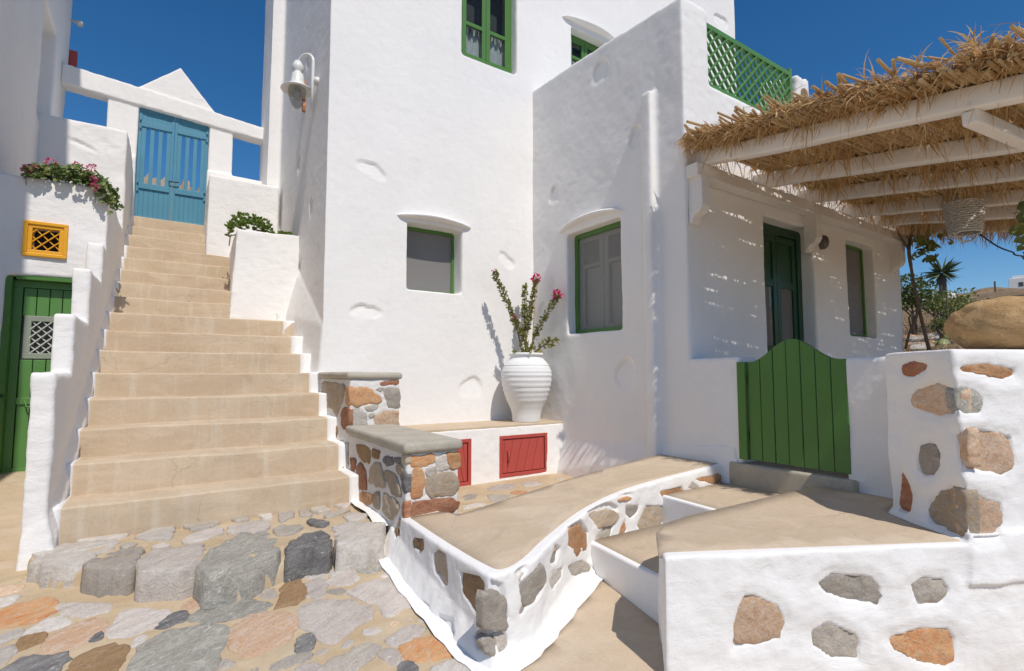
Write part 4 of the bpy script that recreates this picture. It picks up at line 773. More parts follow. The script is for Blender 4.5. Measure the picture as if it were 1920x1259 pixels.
# fittings on the house
sp = MB()
for i in range(3): sp.add([(1.31 - .05 * a, 6.70 + .035 * math.cos(t), 5.30 - i * .145 - .075 + .07 * math.sin(t)) for a in (0, 1) for t in np.linspace(0, 2 * PI, 9)[:-1]], [tuple(range(7, -1, -1)), tuple(range(8, 16))] + [(k, (k + 1) % 8, 8 + (k + 1) % 8, 8 + k) for k in range(8)])
sp.build('clay_spout', M['terracotta'], house, wob=.01)
def wall_lamp():
    t = thing('wall_lamp', (1.3, 6.02, 4.9), 'white gooseneck wall lamp with wide shade on the shaded side wall of the tower', 'lamp')
    b = Vector((1.29, 6.02, 4.95)); out = Vector((-.6, .8, 0)).normalized()
    MB().tube([b + Vector((.04, 0, 0)), b + Vector((-.02, 0, 0)), b + Vector((-.045, 0, 0))], [.05, .05, .03], 16).build('wall_plate', M['white'], t, True)
    c = b + Vector((-.05, 0, 0)); pts = [c + Vector((0, 0, -.36)), c, c + Vector((0, 0, .22))]; rad = .11
    for i in range(1, 13): a = PI * i / 12; pts.append(c + Vector((0, 0, .22)) + out * rad * (1 - math.cos(a)) + Vector((0, 0, rad * math.sin(a))))
    MB().tube(pts, .018, 10).build('arm', M['white'], t, True)
    e = pts[-1]; MB().lathe([(.0, .06), (.035, .05), (.06, .0), (.07, -.04), (.05, -.07), (.045, -.09), (.065, -.11), (.075, -.2), (.085, -.235), (.165, -.285), (.178, -.30), (.168, -.305), (.08, -.27), (.0, -.265)], e, 36).build('shade', M['white'], t, True)
    MB().lathe([(.095, -.28), (.10, -.31), (.09, -.38), (.06, -.47), (.025, -.51), (.0, -.52)], e, 28).build('glass_globe', M['lampglass'], t, True, recalc=False)
    MB().lathe([(.0, -.30), (.035, -.30), (.045, -.34), (.03, -.41), (.0, -.43)], e, 16).build('bulb', M['white'], t, True)
wall_lamp()
def bulkhead(loc, out, label):
    out = Vector(out); r = out.cross(Vector((0, 0, 1))); P = XF(loc, r, (0, 0, 1), out); t = thing('bulkhead_light', loc, label, 'light', None); mb = MB(); n = 14
    for k, (s, c) in enumerate(((1, -.02), (1, .03), (.82, .055), (.5, .07))):
        for i in range(n): a = 2 * PI * i / n; mb.v.append(P(.055 * s * math.cos(a), .085 * s * math.sin(a), c))
    for k in range(3):
        for i in range(n): mb.f.append((k * n + i, k * n + (i + 1) % n, (k + 1) * n + (i + 1) % n, (k + 1) * n + i))
    mb.f.append(tuple(3 * n + i for i in range(n))); mb.build('housing', M['grey'], t, True); return t
bulkhead((1.28, 7.28, 2.76), (-1, 0, 0), 'small dark oval bulkhead light low on the shaded tower wall beside the stairs')
bulkhead((6.46, 3.04, 3.16), (0, -1, 0), 'small dark oval bulkhead light between the green door and its narrow window')
post = thing('balcony_post', (6.12, 3.25, 4.4), 'squat white post with bare ochre stone at the end of the lattice balcony rail', 'post')
mb = MB().hexa([(6.02, 3.05, 4.3), (6.40, 3.05, 4.3), (6.40, 3.5, 4.3), (6.02, 3.5, 4.3)], [(6.05, 3.06, 5.10), (6.36, 3.06, 5.16), (6.36, 3.5, 5.2), (6.05, 3.5, 5.24)]); plaster('post', mb, .02, M['rough_plaster'], post, amp=.02, scale=6)
stone(((6.02, 3.05, 4.3), UX, UZ, (0, -1, 0)), [(.06, .3), (.28, .28), (.30, .55), (.2, .72), (.1, .66)], 'b', post, h=.03, skirt=.06)

# ------------------------------------------------------------------ left house, planters and the blue gate wall
lh = thing('left_house', (-1.6, 6.2, .7), 'white house at the left edge with a green plank door and a yellow vent', 'house')
VL = (-1.24, -.60, .4, 2.47); VY = (-1.09, -.875, 2.69, 2.915)
mb = wall_boxes(MB(), -2.6, -.55, .3, 3.37, [VL, VY], 6.2, 6.5)
mb.box(-.67, -.55, 6.2, 8.0, .5, 3.37); mb.box(-1.4, -.55, 6.4, 8.0, 2.9, 3.27)
plaster('front_wall', mb, .018, M['rough_plaster'], lh, amp=.008, scale=3, amp2=.003, keep=lambda c, n: not (c.y > 6.48 and c.z < 2.9 and c.x < -.7) and c.x > -2.5)
NA = (7.72, 8.52, 4.55, 5.95)
mb = wall_boxes(MB(), 2.9, 9.35, .2, 9.2, [NA], -1.75, -1.37, 'y'); mb.box(-2.6, -1.6, 2.9, 3.3, .2, 9.2); mb.box(-1.9, -1.66, 7.6, 8.7, 4.4, 6.2)
mb.hexa([(-1.75, 7.7, 5.9), (-1.37, 7.7, 5.9), (-1.37, 7.9, 6.0), (-1.75, 7.9, 6.0)], [(-1.75, 7.7, 6.2), (-1.37, 7.7, 6.2), (-1.37, 8.1, 6.2), (-1.75, 8.1, 6.2)])
plaster('tall_wall', mb, .024, M['plaster'], lh, amp=.012, keep=lambda c, n: c.x > -1.72 or c.y < 3.1, ovals=[((-1.37, 7.0, 4.2), (0, 1, 0), UZ, .10, .14, .02)])
mb = MB().box(-1.8, -.55, 7.87, 8.95, 2.9, 4.62); plaster('upper_wall', mb, .02, M['rough_plaster'], lh, amp=.010, scale=3, ovals=[((-1.0, 7.87, 4.33), (.95, 0, -.3), (.3, 0, .95), .16, .028, .022)])
for zc, y0 in ((6.1, 9.36), (5.02, 9.36)): MB().box(-1.40, -1.28, y0, y0 + .06, zc - .2, zc + .1).build('red_shutter', M['red'], lh, bevel=.004)
# plank door
P = XF((VL[0], 6.34, .70), UX, UZ, (0, -1, 0)); w, h = VL[1] - VL[0], 1.77
mb = MB(); lbox(mb, P, -.02, .05, -.05, h + .02, 0, .12); lbox(mb, P, w - .05, w + .02, -.05, h + .02, 0, .13); lbox(mb, P, .075, w - .05, h - .035, h + .02, 0, .13); dr = mb.build('door', M['green'], lh, bevel=.004)
panel('backing', P, 0, w, -.04, h, -.012, -.004, M['dgreen'], dr, 0); n = 5; pw = (w - .19) / n
for i in range(n):
    a = .115 + i * pw
    panel('plank', P, a + .003, a + pw - .003, .06, 1.02, .012, .030, M['green2'], dr, .003); panel('plank', P, a + .003, a + pw - .003, 1.42, h - .10, .012, .030, M['green2'], dr, .003)
mb = MB(); framed(mb, P, .05, w - .05, .0, h - .035, .06, .0, .035); lbox(mb, P, .11, w - .09, .62, .68, .030, .044); mb.build('door_rail', M['green2'], dr, bevel=.003)
mb = MB(); framed(mb, P, .13, w - .06, 1.03, 1.42, .05, .01, .034); mb.build('grille_frame', m_paint('grey_green_paint', (.30, .34, .27)), dr, bevel=.003); panel('dark_opening', P, .1, w - .05, 1.0, 1.45, -.003, .002, M['inner'], dr, 0)
for i in range(-4, 8):
    a = .18 + i * .075; a0, a1 = max(.17, a), min(w - .1, a + .29)
    if a1 - a0 > .03:
        for s in (1, -1):
            b0, b1 = 1.08 + (a0 - a), 1.08 + (a1 - a)
            if s < 0: b0, b1 = 2.45 - b0, 2.45 - b1
            MB().beam(P(a0, b0, .018 + .006 * s), P(a1, b1, .018 + .006 * s), .008, .020, (0, 1, 0)).build('grille_slat', M['innerlight'], dr)
mb = MB().tube([P(.17, .655, .05), P(.19, .60, .075), P(.29, .60, .075), P(.31, .655, .05)], .007, 8); mb.build('pull_handle', M['green2'], dr, True)
MB().tube([P(.035, .70, .12), P(.035, .70, .15)], .014, 10).build('knob', M['dgreen'], dr, True)
# yellow vent
vent = MB(); P = XF((-1.135, 6.2, 2.645), UX, UZ, (0, -1, 0)); framed(vent, P, 0, .305, 0, .32, .03, -.02, .028); framed(vent, P, .026, .279, .026, .294, .035, -.03, .016); vt = vent.build('vent', M['yellow'], lh, bevel=.004)
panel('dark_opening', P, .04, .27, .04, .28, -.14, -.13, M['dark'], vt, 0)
for s in (1, -1):
    for i in range(5):
        a = -.10 + i * .085; a0, a1 = max(.055, a), min(.25, a + .20)
        if a1 - a0 > .02:
            b0, b1 = .06 + (a0 - a), .06 + (a1 - a)
            if s < 0: b0, b1 = .32 - b0, .32 - b1
            MB().beam(P(a0, b0, -.008 + .006 * s), P(a1, b1, -.008 + .006 * s), .008, .020, (0, 1, 0)).build('lattice_slat', M['yellow'], vt)
MB().box(-1.30, -.66, 6.28, 7.86, 3.2, 3.315).build('soil', M['soil'], lh)
# spotlight on the left house
t = thing('spotlight', (-1.36, 9.2, 6.6), 'tiny white spotlight high on the edge of the left house', 'light'); MB().tube([(-1.36, 9.3, 6.6), (-1.28, 9.3, 6.6), (-1.26, 9.25, 6.56)], [.02, .02, .045], 10).build('lamp_head', M['white'], t, True)
# blue gate wall
gw = thing('gateway_wall', (-.1, 9.0, 3.8), 'white gateway wall with open side bays and a triangular pediment over the blue gate', 'wall')
mb = MB(); mb.hexa([(-1.38, 8.97, 5.52), (1.13, 8.97, 5.345), (1.13, 9.22, 5.345), (-1.38, 9.22, 5.52)], [(-1.38, 8.97, 5.805), (1.13, 8.97, 5.555), (1.13, 9.22, 5.555), (-1.38, 9.22, 5.805)])
mb.box(-.875, -.515, 9.0, 9.2, 3.7, 5.50); mb.box(.37, .69, 9.0, 9.2, 3.7, 5.42); mb.box(.36, 1.13, 8.98, 9.2, 3.7, 4.68); mb.box(-1.38, -.515, 8.98, 9.2, 3.7, 4.70)
mb.add([(-.56, 8.985, 5.70), (-.04, 8.985, 6.19), (.47, 8.985, 5.58), (-.56, 9.17, 5.70), (-.04, 9.17, 6.19), (.47, 9.17, 5.58)], [(0, 2, 1), (3, 4, 5), (0, 1, 4, 3), (1, 2, 5, 4), (2, 0, 3, 5)])
plaster('wall', mb, .016, M['plaster'], gw, 2, amp=.005, amp2=.002)
gt = thing('blue_gate', (-.08, 9.04, 3.82), 'blue double gate with vertical slatted openings at the top of the stairs', 'gate')
P = XF((-.513, 9.06, 3.82), UX, UZ, (0, -1, 0)); w, h = .88, 1.63
for a0, a1, rev in ((.005, w / 2 - .003, 0), (w / 2 + .003, w - .005, 1)):
    lw = a1 - a0; mb = MB(); framed(mb, P, a0, a1, 0, h, .038, 0, .022); lbox(mb, P, a0 + .03, a1 - .03, .44, .52, .002, .034); lbox(mb, P, a0 + .03, a1 - .03, h - .27, h - .19, .002, .034)
    lbox(mb, P, a0 + .038, a0 + .09, .52, h - .27, .0, .018); lbox(mb, P, a1 - .09, a1 - .038, .52, h - .27, .0, .018); lf = mb.build('gate_leaf', M['blue'], gt, bevel=.003)
    nb = 6; pw = (lw - .07) / nb
    for i in range(nb):
        a = a0 + .035 + i * pw; panel('board', P, a - .0005, a + pw + .0005, .03, .45, -.004, .012, M['blue'], lf, .005); panel('board', P, a - .0005, a + pw + .0005, h - .2, h - .03, -.004, .012, M['blue'], lf, .003)
    gap0, gap1 = a0 + .09, a1 - .09; sw = (gap1 - gap0) / 5
    for i in (1, 3): panel('slat', P, gap0 + i * sw, gap0 + (i + 1) * sw, .5, h - .25, .002, .016, M['blue'], lf, .003)
    for s in (.40, .52, h - .30, h - .18): MB().tube([P(a0 + .02 if not rev else a1 - .02, s, .03), P(a0 + .02 if not rev else a1 - .02, s, .045)], .012, 8).build('bolt', M['blue'], lf, True)
    for i in (0, 2, 4):
        c = gap0 + (i + .5) * sw
        for b in (.515, h - .285): lbox(MB(), P, c - sw * .32, c + sw * .32, b - .02, b + .02, .004, .012).build('scallop', M['blue'], lf, bevel=.006)
MB().tube([P(.40, .60, .03), P(.40, .60, .06), P(.47, .60, .065), P(.52, .61, .06)], .008, 8).build('latch', M['iron'], gt, True)
# low walls and planter on the right of the upper stairs
rw = thing('upper_stair_wall', (.7, 8.2, 3.1), 'low white block wall right of the blue gate, behind the succulent planter', 'wall')
plaster('wall', MB().box(.355, 1.25, 8.12, 8.96, 2.9, 4.345), .018, M['rough_plaster'], rw, amp=.008)
pl = thing('stair_planter', (.9, 6.8, 2.4), 'white masonry planter box standing on the stairs against the tower', 'planter')
mb = MB(); mb.hexa([(.55, 6.77, 2.2), (1.3, 6.77, 2.2), (1.3, 8.15, 2.2), (.62, 8.15, 2.2)], [(.60, 6.78, 3.30), (1.3, 6.78, 3.32), (1.3, 6.9, 3.3), (.60, 6.9, 3.3)]); mb.hexa([(.55, 6.77, 2.2), (1.3, 6.77, 2.2), (1.3, 8.15, 2.2), (.62, 8.15, 2.2)], [(.60, 6.85, 3.20), (1.3, 6.85, 3.2), (1.3, 8.15, 3.2), (.64, 8.15, 3.2)]); mb.hexa([(.55, 6.8, 2.2), (.7, 6.8, 2.2), (.75, 8.15, 2.2), (.62, 8.15, 2.2)], [(.60, 6.8, 3.3), (.7, 6.8, 3.3), (.72, 8.15, 3.3), (.64, 8.15, 3.3)])
plaster('box', mb, .018, M['rough_plaster'], pl, amp=.008); MB().box(.68, 1.28, 6.88, 8.1, 3.1, 3.262).build('soil', M['soil'], pl)
# rocky ground seen through the gate
ro = thing('rocky_slope', (-.2, 13, 4), 'ochre rocky slope glimpsed through the slats of the blue gate', 'rock'); mb = MB(); n = 26
for i in range(n + 1):
    for j in range(9): x = -1.6 + 2.35 * i / n; mb.v.append((x, 12.6 + j * .18, 3.6 + (2.25 + .28 * math.sin(i * 1.7) * math.cos(j) - .10 * abs(x + .3)) * min(1, j / 5 + .1)))
for i in range(n):
    for j in range(8): k = i * 9 + j; mb.f.append((k, k + 9, k + 10, k + 1))
mb.build('rock_face', S['t'], ro, wob=.12, recalc=False)

# ------------------------------------------------------------------ bench niche with red doors, stone piers
bench = thing('niche_bench', (2.8, 5.2, .42), 'white masonry bench with tan top and two red cupboard doors under the tower wall', 'bench')
R1 = (3.085, 3.727, .458, .894); R2 = (2.20, 2.71, .427, .894)
mb = wall_boxes(MB(), 1.6, 3.98, .3, 1.0, [R1, R2], 4.9, 5.15); mb.box(1.6, 3.98, 5.1, 5.55, .3, 1.0); plaster('body', mb, .014, M['plaster'], bench, amp=.005, keep=lambda c, n: c.y < 5.13 or c.z > .9)
MB().box(1.62, 3.975, 4.905, 5.51, .99, 1.022).build('seat_slab', M['tan_flat'], bench, bevel=.008, wob=.004)
for (a0, a1, z0, z1), flip in ((R1, 0), (R2, 1)):
    P = XF((a0, 4.93, z0), UX, UZ, (0, -1, 0)); w, h = a1 - a0, z1 - z0; mb = MB(); framed(mb, P, -.01, w + .01, -.01, h + .01, .038, -.02, .034); fr = mb.build('cupboard_door', M['red'], bench, bevel=.003)
    n = 5; lw = w - .07
    for i in range(n + 2):                                     # slanting boards clipped to the opening
        sl = .35; x0 = .035 + (i - 1.5) * lw / n; x1 = x0 + lw / n - .004; pts = []
        for xb, xt in ((x0, x0 + sl * h * .6), (x1, x1 + sl * h * .6)): pts.append((xb, xt))
        lo, hi = .036, w - .036
        q = [(min(max(pts[0][0], lo), hi), .036), (min(max(pts[1][0], lo), hi), .036), (min(max(pts[1][1], lo), hi), h - .036), (min(max(pts[0][1], lo), hi), h - .036)]
        if q[1][0] - q[0][0] + q[2][0] - q[3][0] < .02: continue
        if flip: q = [(w - a, b) for a, b in q][::-1]
        MB().add([P(a, b, .004) for a, b in q] + [P(a, b, .022) for a, b in q], HEX).build('board', M['red'], fr, bevel=.0015)
    mb = MB().tube([P(.10, .15, .02), P(.10, .15, .05), P(.10, .27, .05), P(.10, .27, .02)], .008, 8); mb.build('handle', M['red'] if not flip else M['iron'], fr, True)
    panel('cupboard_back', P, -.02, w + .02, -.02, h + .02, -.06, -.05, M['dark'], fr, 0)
niche = sheet('niche_floor', [(1.5, 3.0), (4.0, 3.3), (4.0, 4.95), (1.5, 4.95)], lambda x, y: .42, M['sandmortar'], cut=.08, kind='structure', amp=.006)
for code, poly in STONES['niche']: stone(FACES['niche'], poly, code, niche, h=.008, n=20, name='paving_stone')
pier = thing('stone_pier', (1.45, 4.0, .5), 'stepped rubble stone pier with two rounded cement caps between the stairs and the bench', 'pier')
mb = MB(); mb.box(1.28, 1.725, 4.43, 5.52, .4, 1.55); mb.box(1.28, 1.65, 3.15, 4.5, .3, 1.09)
plaster('mortar_core', mb, .012, M['mortar'], pier, 2, amp=.004, scale=6, amp2=.003, scale2=30, stones=('p1f', 'p1l', 'p2f', 'p2l'), lip=.0, sink=.010, keep=lambda c, n: c.z > .38)
for fk in ('p1f', 'p1l', 'p2f', 'p2l'):
    for code, poly in STONES[fk]:
        poly = [(u, v) for u, v in poly]
        if fk in ('p1l', 'p2l'):
            lo = -1.06 if fk == 'p1l' else -1.27
            poly = [(max(u, lo), v) for u, v in poly]
            if fk == 'p1l': poly = [(min(u, -.004), v) for u, v in poly]
            else: poly = [(min(u, -.004), v) for u, v in poly]
        if max(u for u, v in poly) - min(u for u, v in poly) < .012: continue
        stone(FACES[fk], poly, code, pier, h=.009, skirt=.03, n=26, rough=.008, jag=.010, base=-.001, grow=.013)
def cap(x0, x1, y0, y1, z0, z1):
    me_o = MB().box(x0, x1, y0, y1, z0, z1).build('cap_slab', M['cap'], pier, True, bevel=.026, seg=5, wob=.008)
    return me_o
cap(1.255, 1.745, 4.405, 5.50, 1.545, 1.606); cap(1.25, 1.675, 3.118, 4.43, 1.09, 1.160)

# ------------------------------------------------------------------ sloping seat wall running to the gate
WP = [(1.27, 2.02), (1.5, 2.09), (1.76, 2.25), (2.29, 2.53), (2.92, 2.70), (3.97, 2.74)]
def sfit(fk, si, lim):
    a, b, c = STFIT.get((fk, si), (0, 0, 0)); poly = STONES[fk][si][1]; u = sum(p[0] for p in poly) / len(poly); v = sum(p[1] for p in poly) / len(poly); m = a + b * u + c * v; b = max(-lim, min(lim, b)); c = max(-lim, min(lim, c)); m = max(-.02, min(.02, m)); return (m - b * u - c * v, b, c)
def wz(x): return .69 + (x - 1.25) * .05
wl = thing('seat_wall', (2.4, 2.6, .3), 'low pointed white wall with inset stones and a smooth tan top below the bench', 'wall')
fl = smooth_line([(1.262, 3.2), (1.24, 2.9), (1.235, 2.55), (1.238, 2.2), (1.262, 2.05)] + WP[1:], 5)
mb = MB().prism(fl + [(3.99, 3.42), (2.73, 3.25), (1.56, 2.99), (1.5, 3.2)], -.1, [wz(p[0]) for p in fl] + [wz(3.99), wz(2.73), wz(1.56), wz(1.5)])
foot = smooth_line([(1.19, 3.4), (1.16, 2.9), (1.16, 2.5), (1.17, 2.15), (1.245, 1.98), (1.5, 2.05), (1.78, 2.20), (2.30, 2.46), (2.92, 2.64), (3.9, 2.70)], 5)
for i in range(len(foot) - 1):
    a, b = Vector((*foot[i], 0)), Vector((*foot[i + 1], 0)); d = (b - a).normalized(); nn = Vector((-d.y, d.x, 0))
    if i > 44: continue
    mb.hexa([(a.x, a.y, g(a.y) - .03), (b.x, b.y, g(b.y) - .03), (b.x + nn.x * .16, b.y + nn.y * .16, 0), (a.x + nn.x * .16, a.y + nn.y * .16, 0)], [(a.x + nn.x * .085, a.y + nn.y * .085, g(a.y) + .14), (b.x + nn.x * .085, b.y + nn.y * .085, g(b.y) + .14), (b.x + nn.x * .16, b.y + nn.y * .16, g(b.y) + .15), (a.x + nn.x * .16, a.y + nn.y * .16, g(a.y) + .15)])
plaster('body', mb, .011, M['rough_plaster'], wl, 3, amp=.007, scale=5, amp2=.003, scale2=18, flat_top=True, stones=('wl', 'w0', 'w1', 'w2', 'w3', 'w4'), lip=.002, sink=.020, keep=lambda c, n: c.z > .15)
for fk in ('wl', 'w0', 'w1', 'w2', 'w3', 'w4'):
    for si, (code, poly) in enumerate(STONES[fk]):
        fo_, fu_ = FACES[fk][0], FACES[fk][1]; xm = fo_[0] + fu_[0] * sum(u for u, v in poly) / len(poly); over = max(0, fo_[2] + max(v for u, v in poly) - (wz(xm) - .04)); poly = [(u, v - over) for u, v in poly]
        stone(FACES[fk], poly, code, wl, h=.006, skirt=.035, n=26, rough=.006, jag=.008, base=-.009, grow=.006, fit=sfit(fk, si, .12) if not over else (-.004, 0, 0))
ins = smooth_line([(1.30, 3.12), (1.285, 2.6), (1.29, 2.2), (1.325, 2.085), (1.48, 2.135), (1.735, 2.295), (2.275, 2.575), (2.915, 2.745), (3.955, 2.785)], 5)
sheet('tan_top', ins + [(3.96, 3.405), (2.73, 3.235), (1.57, 2.97), (1.50, 3.11), (1.31, 3.125)], lambda x, y: wz(x), M['tan_flat'], wl, cut=.12, amp=.001, lift=.005)
mb = MB(); ribbon(mb, [(p[0], p[1], g(p[1]) + .007) for p in foot[2:]], .045, inner=.06); mb.build('painted_border', M['limewash'], wl, recalc=False)

# ------------------------------------------------------------------ steps, threshold and green garden gate
st = thing('entrance_steps', (2.9, 2.3, .35), 'two low tan steps edged in white leading up to the green gate', 'steps')
for (xa, ya, xb, yb, z0, z1, xe) in ((2.27, 2.56, 2.17, 1.80, .1, .53, 3.3), (3.17, 2.76, 3.10, 1.80, .3, .67, 4.0)):
    mb = MB().prism([(xa, ya), (xb, yb), (xe, yb), (xe, ya)], z0, z1); mb.build('riser', M['limewash'], st, bevel=.012, wob=.004)
    sheet('tread', [(xa + .035, ya - .02), (xb + .035, yb), (xe, yb), (xe, ya - .02)], lambda x, y, z=z1: z, M['tan_flat'], st, cut=.15, amp=.001, lift=.007)
th = thing('gate_threshold', (4.0, 2.2, .67), 'raised grey-tan cement threshold under the green garden gate', 'threshold')
MB().box(3.93, 4.3, 1.70, 2.665, .3, .868).build('threshold_slab', M['thr'], th, True, bevel=.02, seg=3, wob=.006)
gate = thing('garden_gate', (3.99, 2.15, .89), 'green plank garden gate with a curved peaked top between low white walls', 'gate')
y0, y1 = 2.575, 1.74
MB().box(3.945, 4.02, y0 - .075, y0, .895, 1.692).build('gate_post', M['green'], gate, bevel=.006)
n = 7; pw = (y0 - .085 - y1) / n
def top(y):
    s = (y0 - .06 - y) / (y0 - .06 - y1); k = max(0, 1 - abs(s - .50) / .44); k = k * k * (3 - 2 * k); return 1.69 + .012 * s + .168 * k
for i in range(n):
    ya, yb = y0 - .085 - i * pw - .003, y0 - .085 - (i + 1) * pw + .003; m = 6; mb = MB(); pts = [(ya, .90), (yb, .90)] + [(yb + (ya - yb) * j / m, top(yb + (ya - yb) * j / m)) for j in range(m + 1)]
    k = len(pts); dx = random.uniform(-.002, .002); mb.v = [(3.968 + dx, a, b) for a, b in pts] + [(3.994 + dx, a, b) for a, b in pts]; mb.f = [tuple(range(k)), tuple(range(2 * k - 1, k - 1, -1))] + [(j, (j + 1) % k, k + (j + 1) % k, k + j) for j in range(k)]
    mb.build('plank', M['green'], gate, bevel=.004)
for z in (1.05, 1.5): MB().box(3.998, 4.03, y1 + .01, y0 - .08, z, z + .08).build('back_rail', M['green'], gate, bevel=.004)
cw = thing('courtyard_wall', (4.08, 2.85, .7), 'low white wall joining the house corner to the left of the green gate', 'wall'); plaster('wall', MB().box(3.97, 4.22, 2.555, 3.2, .4, 1.735), .016, M['plaster'], cw, amp=.006)
cw = thing('courtyard_wall', (4.08, 1.5, .7), 'low white wall between the green gate and the thick stone-studded wall', 'wall'); plaster('wall', MB().box(3.97, 4.22, 1.0, 1.765, .4, 1.712), .016, M['rough_plaster'], cw, amp=.008)
sheet('courtyard_floor', [(4.15, -2), (9.0, -2), (9.0, 3.2), (4.15, 3.2)], lambda x, y: .83, M['tan_flat'], cut=.4, kind='structure')

# ------------------------------------------------------------------ thick garden wall with platform
gwl = thing('garden_wall', (3.2, .95, .2), 'thick white wall and low platform studded with orange and grey stones at lower right', 'wall')
A = Vector((1.866, 1.598)); nbp = Vector((3.245, .903)); ud = (nbp - A).normalized(); far_ = nbp + ud * 2.2
fbp = Vector((3.54, 1.327)); farb = fbp + ud * 2.2
mb = MB().prism([(1.866, 1.598), (3.245, .903), tuple(far_), (5.3, 1.0), (4.1, 1.9), (3.556, 1.955), (2.5, 1.955), (2.28, 1.93), (2.1, 1.84)], -.25, .785)
mb.hexa([(nbp.x, nbp.y, .3), (far_.x, far_.y, .3), (farb.x, farb.y, .3), (fbp.x, fbp.y, .3)], [(3.278, .948, 1.722), (far_.x + .03, far_.y + .045, 1.722), (farb.x, farb.y, 1.722), (3.594, 1.339, 1.722)])
mb.hexa([(nbp.x - .05, nbp.y - .0, .6), (far_.x, far_.y, .6), (farb.x, farb.y, .6), (fbp.x - .05, fbp.y + .04, .6)], [(nbp.x - .01, nbp.y, .83), (far_.x, far_.y, .83), (farb.x, farb.y, .83), (fbp.x - .01, fbp.y, .83)])
mb.hexa([(3.5, 1.25, .3), (4.1, 1.0, .3), (4.1, 1.45, .3), (3.55, 1.36, .3)], [(3.55, 1.28, 1.71), (4.1, 1.0, 1.71), (4.1, 1.45, 1.71), (3.6, 1.36, 1.71)])
plaster('body', mb, .012, M['rough_plaster'], gwl, 4, amp=.012, scale=4, amp2=.003, scale2=15, flat_top=True, stones=('pf', 'prf', 'prl'), lip=.004, sink=.022, dent=.008, keep=lambda c, n: c.z > -.2 and c.x < 5.0)
for fk in ('pf', 'prf', 'prl'):
    for si, (code, poly) in enumerate(STONES[fk]):
        if fk == 'prl': poly = [(min(u, -.022), v) for u, v in poly]
        if fk == 'prf': poly = [(max(u, .022), v) for u, v in poly]
        stone(FACES[fk], poly, code, gwl, h=.008, skirt=.05, n=36, rough=.010, jag=.008, base=-.018, grow=.008, fit=sfit(fk, si, .3 if fk == 'pf' else 0))
inn = Vector((-ud.y, ud.x)) * .045
sheet('tan_top', [(A.x + inn.x + .005, A.y + inn.y + .012), (nbp.x + inn.x - .03, nbp.y + inn.y + .005), (3.40, 1.21), (3.52, 1.36), (3.94, 1.47), (3.955, 1.78), (3.9, 1.96), (3.556, 1.957), (2.5, 1.957), (2.275, 1.932), (2.095, 1.842)], lambda x, y: .785, M['tan_flat'], gwl, cut=.12, amp=.001, lift=.005)
bo = Vector(EYE) + (FW + RT * (1902 - 960) / F_PX - UP * (602 - 629.5) / F_PX) * 2.98
bl = bpy.data.objects.new('tmp', None); bme = bmesh.new(); bmesh.ops.create_icosphere(bme, subdivisions=5, radius=1); me = bpy.data.meshes.new('boulder'); bme.to_mesh(me); bme.free(); c = coords(me)
c = np.sign(c) * np.abs(c) ** .86; c = c * (1 + .09 * fbm(c, 1.3, 3, 6) + .02 * fbm(c, 6, 3, 7))[:, None]; c[:, 2] = np.where(c[:, 2] < -.75, -.75 + (c[:, 2] + .75) * .3, c[:, 2])
rt = np.array(RT); fwd = np.array([FW.x, FW.y, 0]); fwd /= np.linalg.norm(fwd); c = np.outer(c[:, 0] * .315, rt) + np.outer(c[:, 1] * .25, fwd) + np.outer(c[:, 2] * .175, [0, 0, 1]); c += np.array([bo.x, bo.y, 1.722 + .145]); setco(me, c)
tag(obj('boulder', finish(me, M['boulder'], True)), 'big rounded ochre boulder resting on top of the white garden wall', 'boulder')

# ------------------------------------------------------------------ pot with bougainvillea
pc = Vector((3.60, 5.13, 1.022))
prof = [(.0, .0), (.165, .0), (.17, .015), (.172, .08), (.19, .15), (.235, .25), (.275, .36), (.30, .47), (.305, .56), (.29, .64), (.255, .70), (.215, .745), (.195, .765), (.195, .785), (.21, .79), (.212, .81), (.20, .82), (.18, .815), (.175, .76), (.0, .72)]
pp = []
for i in range(len(prof) - 1):
    (r0, z0), (r1, z1) = prof[i], prof[i + 1]; k = 6 if .1 < z0 < .72 and i < 12 else 1
    pp += [(r0 + (r1 - r0) * t / k, z0 + (z1 - z0) * t / k) for t in range(k)]
pp.append(prof[-1]); rings = (.26, .315, .375, .435, .495, .555, .60)
pp = [(r + (sum(.010 * math.exp(-((z - q) / .011) ** 2) for q in rings) if r > .19 and z < .7 else 0), z) for r, z in pp]
pot = thing('pot', pc, 'big ribbed white urn standing in the corner on the bench', 'urn'); MB().lathe(pp, pc, 56).build('vessel', M['pot'], pot, True, wob=.004)
mb = MB(); mb.tube([(pc.x + .268 * math.cos(a), pc.y + .268 * math.sin(a), pc.z + .672 + .004 * math.cos(a * 44)) for a in np.linspace(0, 2 * PI, 89)], .007, 6, False).build('rope_band', M['pot'], pot, True)
MB().lathe([(.0, .735), (.178, .735)], pc, 24).build('soil', M['soil'], pot)
bg_ = thing('bougainvillea', pc + Vector((0, 0, .73)), 'tall bougainvillea with leafy stems and magenta flower tips in the white urn', 'plant')
tips = [(3.20, 5.22, 2.80, 'm'), (3.80, 5.20, 2.77, 'M'), (3.87, 4.87, 2.53, 'M'), (3.36, 5.05, 2.25, 'm'), (3.70, 5.3, 2.7, ''), (3.86, 4.86, 2.03, ''), (3.78, 4.95, 1.95, '')]
fl_ = MB()
